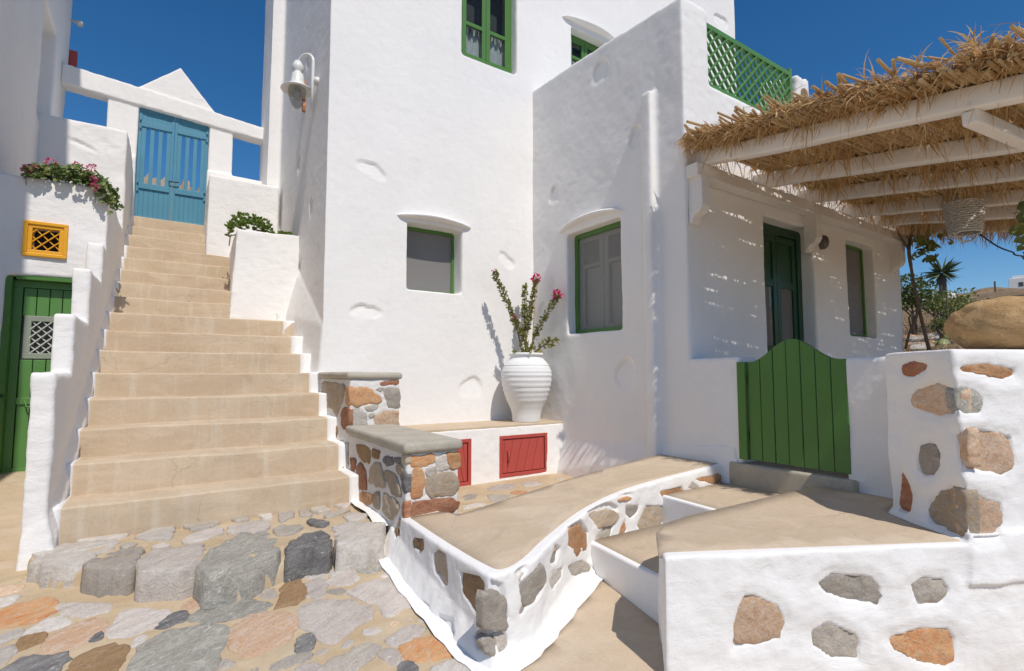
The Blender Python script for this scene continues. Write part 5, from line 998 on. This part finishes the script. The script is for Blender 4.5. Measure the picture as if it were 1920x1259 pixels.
for i, (x, y, z, f) in enumerate(tips):
    a = pc + Vector((.02 * (i - 2), .01 * i, .74)); e = Vector((x, y, z)); mid = a.lerp(e, .45) + Vector((.05 if x < 3.6 else -.02, 0, .02)); pts = [Vector(p) for p in smooth_line([a, mid, e], 9)]
    MB().tube(pts, [.011 - .006 * k / len(pts) for k in range(len(pts))], 6).build('stem', M['stem'], bg_, True)
    lv = MB(); n = int((e - a).length * (260 if i < 5 else 40))
    for k in range(n):
        s = random.uniform(.30 if i < 5 else .4, 1) ** .8; j = min(len(pts) - 2, int(s * (len(pts) - 1))); p = pts[j].lerp(pts[j + 1], random.random()); d = (pts[j + 1] - pts[j]).normalized()
        q = rvec(); q = (q - d * q.dot(d)).normalized(); leaves(lv, [p + q * random.uniform(0, .018)], [q * .7 + d * random.uniform(-.2, .9)], .042 if i < 5 else .075, .62, .4)
    lv.build('leaves', M['boug'], bg_, recalc=False)
    if f: fm = MB(); petals(fm, e + Vector((0, 0, .02)), .052 if f == 'M' else .028, 60 if f == 'M' else 16, .034 if f == 'M' else .022); fm.build('flower', M['magenta'], bg_, recalc=False)
lv = MB()
for k in range(34): q = rvec(); q.z = abs(q.z); leaves(lv, [pc + Vector((0, -.02, .80)) + q * random.uniform(.02, .16)], [q + Vector((0, 0, .2))], .085, .6, .4)
lv.build('base_leaves', M['boug'], bg_, recalc=False)
MB().tube([pc + Vector((.05, -.03, .74)), (3.775, 5.16, 2.70)], .006, 6).build('cane', M['reed'], bg_)

# ------------------------------------------------------------------ geranium and succulent
ge = thing('geranium', (-.9, 6.3, 3.31), 'trailing geranium with pink flowers spilling over the white planter edge', 'plant'); lv = MB()
def disc_leaf(mb, c, nrm, r):
    nrm = nrm.normalized(); u = nrm.orthogonal().normalized(); v = nrm.cross(u); b = len(mb.v); mb.v.append(tuple(c - nrm * r * .25)); m = 8; ph = random.random() * 6
    for k in range(m): a = 2 * PI * k / m + ph; rr = r * random.uniform(.82, 1.1); mb.v.append(tuple(c + u * rr * math.cos(a) + v * rr * math.sin(a) + nrm * random.uniform(-.1, .1) * r))
    for k in range(m - 1): mb.f.append((b, b + 1 + k, b + 2 + k))
for k in range(560):
    s = random.random() ** .85; x = -1.16 + .60 * s; top_ = 3.38 + .10 * math.sin(s * PI) ** .6 + .02; hang = .02 + .10 * s
    y = random.uniform(6.10, 6.5); z = top_ - max(0, (6.2 - y)) * 1.3 * random.random() * (.5 + s) + random.uniform(-.06, .05) - (.10 * max(0, s - .75) * 4 * (y < 6.22))
    disc_leaf(lv, Vector((x + random.gauss(0, .02), y, z)), rvec() * .7 + Vector((0, -.6, .8)), random.uniform(.020, .036))
for k in range(80): t_ = random.random(); disc_leaf(lv, Vector((-.54 + random.gauss(0, .025) + .05 * t_, 6.19 + random.gauss(0, .04), 3.40 - .22 * t_ + random.gauss(0, .02))), rvec() + Vector((.3, -.7, .4)), random.uniform(.016, .03))
lv.build('leaves', M['geranium'], ge, recalc=False)
for x, y, z, r in ((-.985, 6.22, 3.54, .042), (-.80, 6.25, 3.555, .035), (-.70, 6.26, 3.56, .035), (-1.14, 6.15, 3.42, .03), (-.645, 6.10, 3.34, .032), (-.66, 6.12, 3.42, .022), (-1.09, 6.2, 3.46, .022)):
    fm = MB(); petals(fm, (x, y, z), r, 36, .022); fm.build('flower', M['pinkf'], ge, recalc=False); MB().tube([(x, y + .05, z - .14), (x, y, z)], .003, 5).build('stem', M['stem'], ge)
su = thing('succulent', (.9, 6.95, 3.26), 'mound of bright green succulent filling the planter box on the stairs', 'plant'); lv = MB()
for k in range(330):
    x = random.uniform(.52, 1.22); y = random.uniform(6.82, 7.35); s = (x - .5) / .7; z = 3.33 + .19 * math.sin(min(1, s * 1.1 + .15) * PI) ** .7 * random.uniform(.4, 1) - (.12 if x < .58 else 0) * random.random() - .06 * (abs(x - 1.02) < .05)
    c = Vector((x, y, z)); 
    for j in range(9): a = j * 2.4; d = Vector((math.cos(a), math.sin(a), .55 + .5 * random.random() + (j % 3) * .3)) + Vector((0, -.3, 0)); leaves(lv, [c], [d], .038, .55, -.2)
lv.build('rosettes', M['succulent'], su, recalc=False)
MB().tube([(.62, 6.9, 3.26), (.54, 6.86, 3.22), (.53, 6.85, 3.1)], .008, 6).build('stem', M['stem'], su)

# ------------------------------------------------------------------ reed pergola
pg = thing('pergola', (6.2, 2.0, .83), 'white beamed pergola roofed with dry reeds in front of the green house door', 'pergola')
D = Vector((.066, .982, .178)).normalized(); AX = Vector((.9925, -.05, 0)).normalized()
MB().beam((3.96, 2.975, 3.475), (8.72, 2.975, 3.475), .13, .125).build('wall_plate', M['whitewood'], pg, bevel=.010, wob=.006)
bx = [4.126, 5.121, 5.99, 7.0, 7.74, 8.60]
def bpt(x, t, up=0.0): return Vector((x, 2.97, 3.612)) - D * t + Vector((0, 0, up))
for i, x in enumerate(bx):
    pts = [bpt(x, t) for t in np.linspace(-.10, 3.0, 12)]
    mb = MB()
    for a, b in zip(pts[:-1], pts[1:]): pass
    rad = []
    for k, p in enumerate(pts):
        for (u, v) in ((-.055, -.07), (.055, -.07), (.055, .07), (-.055, .07)): mb.v.append((p.x + u, p.y, p.z + v))
    for k in range(len(pts) - 1):
        for j in range(4): mb.f.append((k * 4 + j, k * 4 + (j + 1) % 4, (k + 1) * 4 + (j + 1) % 4, (k + 1) * 4 + j))
    mb.f += [(3, 2, 1, 0), tuple(len(mb.v) - 4 + j for j in range(4))]
    mb.build('beam', M['whitewood'], pg, True, bevel=.014, seg=2, wob=.010)
def corbel(x):
    pf = [(3.05, 3.43), (2.90, 3.43), (2.90, 3.14), (2.93, 3.09), (2.99, 3.06), (3.02, 3.0), (3.05, 2.99)]; mb = MB(); n = len(pf)
    mb.v = [(x - .06, y, z) for y, z in pf] + [(x + .06, y, z) for y, z in pf]; mb.f = [tuple(range(n)), tuple(range(2 * n - 1, n - 1, -1))] + [(k, (k + 1) % n, n + (k + 1) % n, n + k) for k in range(n)]
    mb.build('corbel', M['whitewood'], pg, bevel=.006)
for x in (4.06, 6.12, 8.42): corbel(x)
CB = bpt(4.115, 2.02, -.115); ADIR = Vector((.9925, -.122, 0)); MB().beam(CB - ADIR * .02, CB + ADIR * 5.2, .085, .085).build('cross_beam', M['whitewood'], pg, bevel=.012, wob=.006)
for s in (1.75, 4.6): p = CB + ADIR * s; MB().beam((p.x, p.y, .84), (p.x, p.y, p.z - .06), .12, .12, (0, 1, 0)).build('post', M['whitewood'], pg, bevel=.01)
TM = 2.48; r5 = random.Random(21)
def reed_tube(mb, a, b, r): mb.tube([a, a.lerp(b, .5) + Vector((r5.gauss(0, .006), r5.gauss(0, .006), r5.gauss(0, .008))), b], [r, r, r * .9], 5)
mat_ = MB()
for layer in range(3):
    t = .04
    while t < TM:
        x = 3.90 + r5.uniform(-.08, .08)
        while x < 9.1:
            L = r5.uniform(1.6, 2.8); a = bpt(x, t + r5.gauss(0, .012), .085 + .022 * layer + r5.gauss(0, .006)); L = max(.15, min(L, 9.25 - x)); b = a + AX * L + D * (-r5.gauss(0, .05)); 
            if r5.random() > (.03, .08, .7)[layer]: reed_tube(mat_, a, b, r5.uniform(.0075, .0125))
            x += L * r5.uniform(.86, 1.0)
        t += r5.uniform(.014, .022) * (1 if layer == 0 else 1.2)
rm = mat_.build('reed_mat', M['reed'], pg, recalc=False); rm['kind'] = 'stuff'
for k in range(80):                                            # loose canes whose cut ends stick out over the first beam
    t = r5.uniform(.0, TM + .05); a = bpt(r5.uniform(3.72, 3.95), t, r5.uniform(.15, .25)); dd = (AX + Vector((0, r5.gauss(0, .25), r5.gauss(-.16, .10)))).normalized(); m = MB(); b = a + dd * r5.uniform(.3, .5); m.tube([a, b], r5.uniform(.007, .0125), 8); m.build('reed_cane', M['reed'], pg, recalc=False)
def blade(mb, p, d, L, w, droop):
    d = d.normalized(); side = d.cross(Vector((r5.gauss(0, 1), r5.gauss(0, 1), r5.gauss(0, 1)))).normalized(); n = 4; b = len(mb.v); q = Vector(p); v = d.copy()
    for i in range(n + 1):
        ww = w * (1 - (i / n) ** 1.5) * .5 + .0006; mb.v += [tuple(q + side * ww), tuple(q - side * ww)]; q = q + v * L / n; v = (v + Vector((r5.gauss(0, .12), r5.gauss(0, .12), -droop + r5.gauss(0, .08)))).normalized()
    for i in range(n): k = b + 2 * i; mb.f.append((k, k + 1, k + 3, k + 2))
lf = MB()
for k in range(4200):                                          # shaggy edge over the first beam
    t = r5.uniform(-.06, TM + .04); cl = .5 + .5 * math.sin(t * 9 + 1.3 * math.sin(t * 4)); x = 3.93 + abs(r5.gauss(0, .20)) - .08 * cl * r5.random(); hgt = r5.random() ** 1.5 * (.04 + .13 * cl) * (.55 + .45 * t / TM)
    p = bpt(x, t, .10 + hgt); out = Vector((-1, r5.gauss(0, .6), r5.gauss(.15, .5))); 
    if r5.random() < .45: out = Vector((r5.gauss(0, 1), r5.gauss(0, 1), r5.gauss(.1, .4)))
    blade(lf, p, out, r5.uniform(.05, .15) * (1.7 if r5.random() < .25 else 1), r5.uniform(.003, .011), .26)
for k in range(240): t = r5.uniform(0, TM); blade(lf, bpt(r5.uniform(3.95, 4.15), t, r5.uniform(.1, .2)), Vector((-.6, r5.gauss(0, .4), -.8)), r5.uniform(.12, .28), r5.uniform(.006, .014), .3)
for c_ in range(120):                                          # ragged clumps
    t = r5.uniform(-.05, TM + .05); ce = bpt(r5.uniform(3.86, 4.12), t, r5.uniform(.09, .17) + .05 * math.sin(t * 7) * (t / TM)); ax = Vector((r5.uniform(-1, .1), r5.gauss(0, .6), r5.uniform(-.55, .75))).normalized()
    for k in range(20): blade(lf, ce + rvec() * .03, ax + rvec() * .55, r5.uniform(.05, .17), r5.uniform(.005, .016), .28)
lo = lf.build('leaf_fringe', M['dryleaf'], pg, recalc=False); lo['kind'] = 'stuff'
lf = MB()
for k in range(4600):                                          # leaves on top and hanging below the mat in tufts
    x = 4.0 + 5.0 * r5.random() ** .8; t = r5.uniform(.02, TM + .08); tuft = math.sin(x * 5.1 + t * 2) + math.sin(t * 6.3 - x * 2.2); 
    if tuft < -.3 and r5.random() < .7: continue
    blade(lf, bpt(x, t, r5.uniform(.06, .10)), Vector((r5.gauss(0, .7), r5.gauss(0, .7), -.55)), r5.uniform(.08, .32) * (.6 + .4 * min(1.5, max(0, tuft))), r5.uniform(.005, .013), .45)
for k in range(8500): blade(lf, bpt(r5.uniform(3.9, 9), r5.uniform(0, TM), r5.uniform(.12, .17)), Vector((r5.gauss(0, 1), r5.gauss(0, 1), r5.gauss(.1, .25))), r5.uniform(.10, .28), r5.uniform(.014, .030), .10)
for k in range(900): blade(lf, bpt(r5.uniform(7.7, 9.3), r5.uniform(0, TM), r5.uniform(.0, .10)), Vector((r5.gauss(0, .4), r5.gauss(0, .4), -.9)), r5.uniform(.12, .30), r5.uniform(.006, .013), .3)
for c_ in range(100):
    x = 4.1 + 4.9 * r5.random(); t = r5.uniform(.05, TM); ce = bpt(x, t, .075)
    for k in range(14): blade(lf, ce + Vector((r5.gauss(0, .04), r5.gauss(0, .04), 0)), Vector((r5.gauss(0, .35), r5.gauss(0, .35), -1)), r5.uniform(.10, .30), r5.uniform(.006, .016), .3)
lo = lf.build('hanging_leaves', M['dryleaf'], pg, recalc=False); lo['kind'] = 'stuff'
# wicker shade
def pix(px, py, dep): return EYE + (FW + RT * (px - 960) / F_PX - UP * (py - 629.5) / F_PX) * dep
wc = pix(1810, 437, 5.2); bk = thing('wicker_basket', wc, 'white wicker basket shade hanging below the pergola beams', 'basket'); mb = MB(); hB = .30
for i in range(15):
    z = hB * i / 14; r = .125 + .035 * z / hB; mb.tube([(wc.x + (r + .006 * math.cos(k * PI + i * PI)) * math.cos(2 * PI * k / 28), wc.y + (r + .006 * math.cos(k * PI + i * PI)) * math.sin(2 * PI * k / 28), wc.z + z + r5.gauss(0, .002)) for k in range(29)], .0115, 5, False)
mb.build('weave', M['wicker'], bk, True); mb = MB()
for k in range(14): a = 2 * PI * k / 14; mb.tube([wc + Vector((.125 * math.cos(a), .125 * math.sin(a), 0)), wc + Vector((.16 * math.cos(a), .16 * math.sin(a), hB))], .007, 5)
mb.build('ribs', M['wicker'], bk, True); mb = MB(); mb.tube([wc + RT * (.115 * math.cos(a)) - Vector((0, 0, .10 * math.sin(a) - .01)) for a in np.linspace(0, PI, 15)], .009, 6); mb.build('handle', M['wicker'], bk, True); MB().tube([wc + Vector((0, 0, hB - .02)), wc + Vector((0, 0, hB + .35))], .004, 5).build('cord', M['iron'], bk)
# vine climbing at the far corner
vn = thing('grape_vine', (8.9, 2.8, .83), 'thin bare grape vine trunk climbing past the house corner to the reed roof', 'vine'); V = lambda *a: [pix(*q) for q in a]
MB().tube(smooth_line(V((1742, 655, 7.3), (1728, 600, 7.3), (1716, 545, 7.3), (1708, 500, 7.3), (1704, 470, 7.2), (1690, 448, 7.0), (1682, 430, 6.9)), 5), [.025 - .0004 * k for k in range(31)], 8).build('trunk', M['bark'], vn, True)
MB().tube(smooth_line(V((1698, 655, 7.3), (1705, 625, 7.3), (1718, 595, 7.3), (1720, 575, 7.3)), 4), .017, 7).build('branch', M['bark'], vn, True)
MB().tube(smooth_line(V((1708, 500, 7.3), (1704, 470, 7.2), (1708, 440, 7.1), (1712, 425, 7.0)), 4), .022, 7).build('branch', M['bark'], vn, True)
base = pix(1742, 655, 7.3); MB().tube([base, base + Vector((.02, .02, -1.0))], .036, 8).build('lower_trunk', M['bark'], vn)
lv = MB()
for (cx_, cy_, sp_, n_) in ((1740, 462, 9, 16), (1745, 485, 5, 10), (1722, 455, 8, 10), (1768, 443, 10, 12), (1720, 475, 6, 6), (1735, 448, 12, 12)):
    for k in range(n_): disc_leaf(lv, pix(cx_ + r5.gauss(0, sp_), cy_ + r5.gauss(0, sp_ * .7), 7 + r5.gauss(0, .15)), rvec() + Vector((-.4, -.6, .2)), r5.uniform(.035, .065))
for k in range(26): disc_leaf(lv, pix(1918 + r5.gauss(0, 7), 428 + r5.gauss(0, 20), 4.2 + r5.gauss(0, .1)), rvec() + Vector((-.4, -.6, .2)), r5.uniform(.03, .05))
lv.build('leaves', M['shrub2'], vn, recalc=False)
cb = [pix(1838, 440, 6.4), pix(1870, 462, 6.6), pix(1898, 473, 6.8), pix(1935, 482, 7.0), pix(2150, 490, 8.4)]; me = MB().tube(smooth_line(cb, 6), .010, 5); tag(me.build('cable', M['iron'], None, True), 'thin black cable sagging from the pergola across the blue sky', 'cable')

# ------------------------------------------------------------------ hillside garden and far houses
def shrub(name, cx_, cy_, dep, rx, rz, n, mat, label, cat, size=.07, group=None, bottom=None):
    c = pix(cx_, cy_, dep); bz = ground_z(c.x, c.y); bz = min(bz, c.z - rz * .3); t = thing(name, (c.x, c.y, bz), label, cat, group); mb = MB()
    for k in range(5):
        d = rvec(); d.z = abs(d.z); e = c + Vector((d.x * rx * .8, d.y * rx * .8, d.z * rz * .6)); mb.tube([(c.x + r5.gauss(0, .03), c.y, bz - .1), c.lerp(Vector((c.x, c.y, bz)), .5) + Vector((r5.gauss(0, .06), r5.gauss(0, .06), 0)), e], [.022, .016, .007], 6)
    mb.build('trunk', M['bark'], t, True); lv = MB(); lobes = [(c + Vector((r5.uniform(-1, 1) * rx * .65, r5.uniform(-1, 1) * rx * .65, r5.uniform(-.5, .7) * rz)), r5.uniform(.35, .55)) for _ in range(9)]
    for k in range(n):
        lc, lr = r5.choice(lobes); d = rvec(); p = lc + Vector((d.x * rx * lr, d.y * rx * lr, d.z * rz * lr)) * r5.uniform(.55, 1.08); leaves(lv, [p], [d + rvec() * .9], size, .75, .3)
    lv.build('crown', mat, t, recalc=False); return t
shrub('fig_shrub', 1712, 555, 10.5, .55, .36, 1000, M['shrub'], 'dark leafy shrub just right of the house corner beyond the vine', 'shrub')
shrub('grape_bush', 1752, 568, 11.5, .75, .24, 1100, M['shrub2'], 'spreading light green bush under the spiky yucca', 'shrub')
shrub('carob_shrub', 1815, 575, 12.5, .62, .26, 1000, M['shrub2'], 'light green shrub directly left of the boulder below the hill skyline', 'shrub')
shrub('low_shrub', 1785, 605, 10, .26, .28, 500, M['shrub'], 'small dark shrub between the vine trunk and the boulder', 'shrub')
shrub('weed_clump', 1762, 612, 9.2, .20, .12, 260, M['shrub2'], 'tiny weed clump low in the dry grass behind the wall', 'shrub', .05)
yc = pix(1766, 512, 13); yg = ground_z(yc.x, yc.y); yu = thing('yucca', (yc.x, yc.y, yg), 'spiky yucca with a rosette of sword leaves against the sky', 'yucca')
MB().tube([(yc.x, yc.y, yg - .1), (yc.x + .03, yc.y, (yg + yc.z) / 2), tuple(yc)], [.10, .085, .075], 10).build('trunk', M['bark'], yu, True); lv = MB()
for k in range(95):
    d = rvec(); d.z = d.z * .9 + .25; d.normalize(); L = r5.uniform(.30, .50); s = d.cross(rvec()).normalized() * .026; q = yc + d * .05; e = yc + d * L + Vector((0, 0, -.08 if d.z < .3 else 0)); b = len(lv.v); lv.v += [tuple(q - s), tuple(q + s), tuple(q.lerp(e, .45) + s * 1.1), tuple(e), tuple(q.lerp(e, .45) - s * 1.1)]; lv.f.append((b, b + 1, b + 2, b + 3, b + 4))
lv.build('leaves', M['yucca'], yu, recalc=False)
pr = pix(1790, 640, 8.8); pz = ground_z(pr.x, pr.y); ct = thing('prickly_pear', (pr.x, pr.y, pz), 'prickly pear cactus with flat yellow-green pads peeking over the white wall', 'cactus')
for (x, y, s) in ((1782, 630, .20), (1800, 626, .22), (1770, 646, .21), (1812, 645, .17), (1795, 652, .22), (1758, 652, .16), (1826, 654, .13), (1785, 612, .14), (1806, 612, .13)):
    c = pix(x, y, 8.8 + r5.gauss(0, .12)); nr = (Vector((-.6, -.6, .35)) + rvec() * .7).normalized(); u = (Vector((0, 0, 1)) - nr * nr.z + rvec() * .3); u = (u - nr * u.dot(nr)).normalized(); v = nr.cross(u); mb = MB(); n = 14
    for rr, off in ((0, .022), (.7, .018), (1, 0), (.7, -.018), (0, -.022)):
        for k in range(n): a = 2 * PI * k / n; mb.v.append(tuple(c + u * (s * .62 * rr * math.cos(a)) + v * (s * .42 * rr * math.sin(a)) + nr * off))
    for r in range(4):
        for k in range(n): mb.f.append((r * n + k, r * n + (k + 1) % n, (r + 1) * n + (k + 1) % n, (r + 1) * n + k))
    mb.build('pad', M['cactus'], ct, True, recalc=False)
MB().tube([(pr.x, pr.y, pz - .05), pix(1790, 645, 8.8)], .05, 8).build('stem', M['cactus'], ct)
gr = MB()
for k in range(9000):
    x = 9.2 + 14 * r5.random() ** 1.5; y = -3 + 12 * r5.random(); p = Vector((x, y, ground_z(x, y) - .01)) if k % 3 == 0 else p + Vector((r5.gauss(0, .05), r5.gauss(0, .05), 0)); blade(gr, p, Vector((r5.gauss(0, .35), r5.gauss(0, .35), 1)), r5.uniform(.08, .30), .008, .06)
tag(gr.build('dry_grass', M['grass'], None, recalc=False), 'dry straw coloured grass covering the slope behind the house', 'grass', kind='stuff')
for k in range(36):
    c = pix(r5.uniform(1696, 1800), r5.uniform(612, 656), r5.uniform(8.6, 10.5)); z = ground_z(c.x, c.y); s = r5.uniform(.05, .15)
    bme = bmesh.new(); bmesh.ops.create_icosphere(bme, subdivisions=2, radius=1); me = bpy.data.meshes.new('field_stone'); bme.to_mesh(me); bme.free(); q = coords(me); q = q * (1 + .3 * vnoise(q + k * 3.1, 1.4, k))[:, None] * np.array([s * r5.uniform(.8, 1.5), s, s * .6]); setco(me, q + np.array([c.x, c.y, z + s * .15])); o = obj('field_stone', finish(me, S[r5.choice('pwogt')], False)); tag(o, 'loose field stone in the dry grass beyond the white garden wall', 'stone', 'field stones beyond the wall')
for i, (x, y0, y1, d, lb) in enumerate(((1776, 556, 660, 9.0, 'thin rusty fence rod standing in the slope between the vine and the boulder'), (1866, 528, 560, 30, 'thin dark pole on the hill just left of the far white house'))):
    a = pix(x, y1, d); b = pix(x - 1, y0, d); a.z = min(a.z, ground_z(a.x, a.y)); tag(MB().tube([(b.x, b.y, a.z - .05), b], .011 if i == 0 else .045, 6).build('fence_rod' if i == 0 else 'pole', M['bark']), lb, 'post')
fh = pix(1908, 556, 80); hb = thing('far_house', tuple(fh), 'white flat roofed house far up the hillside at the right edge', 'house'); fr_ = Vector((FW.x, FW.y, 0)).normalized(); dr_ = Vector((fh.x, fh.y, 0)).normalized(); P = XF(tuple(fh), (dr_.y, -dr_.x, 0), (0, 0, 1), -dr_)
lbox(MB(), P, -.9, 9, -3, 2.85, -6, 0).build('wall', M['plaster'], hb, bevel=.05); lbox(MB(), P, -2.4, -.9, -3, 1.5, -5, -.5).build('side_wall', M['plaster'], hb, bevel=.05); lbox(MB(), P, -.5, 9, 2.85, 3.25, -6, -.3).build('roof_parapet', M['plaster'], hb, bevel=.05); lbox(MB(), P, 1.6, 9, 2.2, 3.8, -5, .2).build('roof_room', M['plaster'], hb, bevel=.05)
for a, b, s in ((.2, 1.5, .55), (1.2, .0, .4), (2.3, .1, .4), (-1.9, .7, .5)): lbox(MB(), P, a, a + s, b, b + s * 1.2, -.7 if a < 0 else -.05, -.45 if a < 0 else .03).build('window', M['inner'], hb)
fh = pix(1745, 566, 46); hb = thing('white_cottage', tuple(fh), 'low white cottage half hidden behind the shrubs on the slope', 'house'); P = XF(tuple(fh), RT, (0, 0, 1), -fr_)
lbox(MB(), P, -1.2, 2.6, -2.6, .3, -4, 0).build('wall', M['plaster'], hb, bevel=.05); lbox(MB(), P, .6, 2.0, -2, .75, -4, .3).build('annex', M['plaster'], hb, bevel=.05); lbox(MB(), P, .3, .8, -.4, .3, -.05, .03).build('window', M['inner'], hb)
for o in bpy.data.objects:
    if '_w' in o: del o['_w']
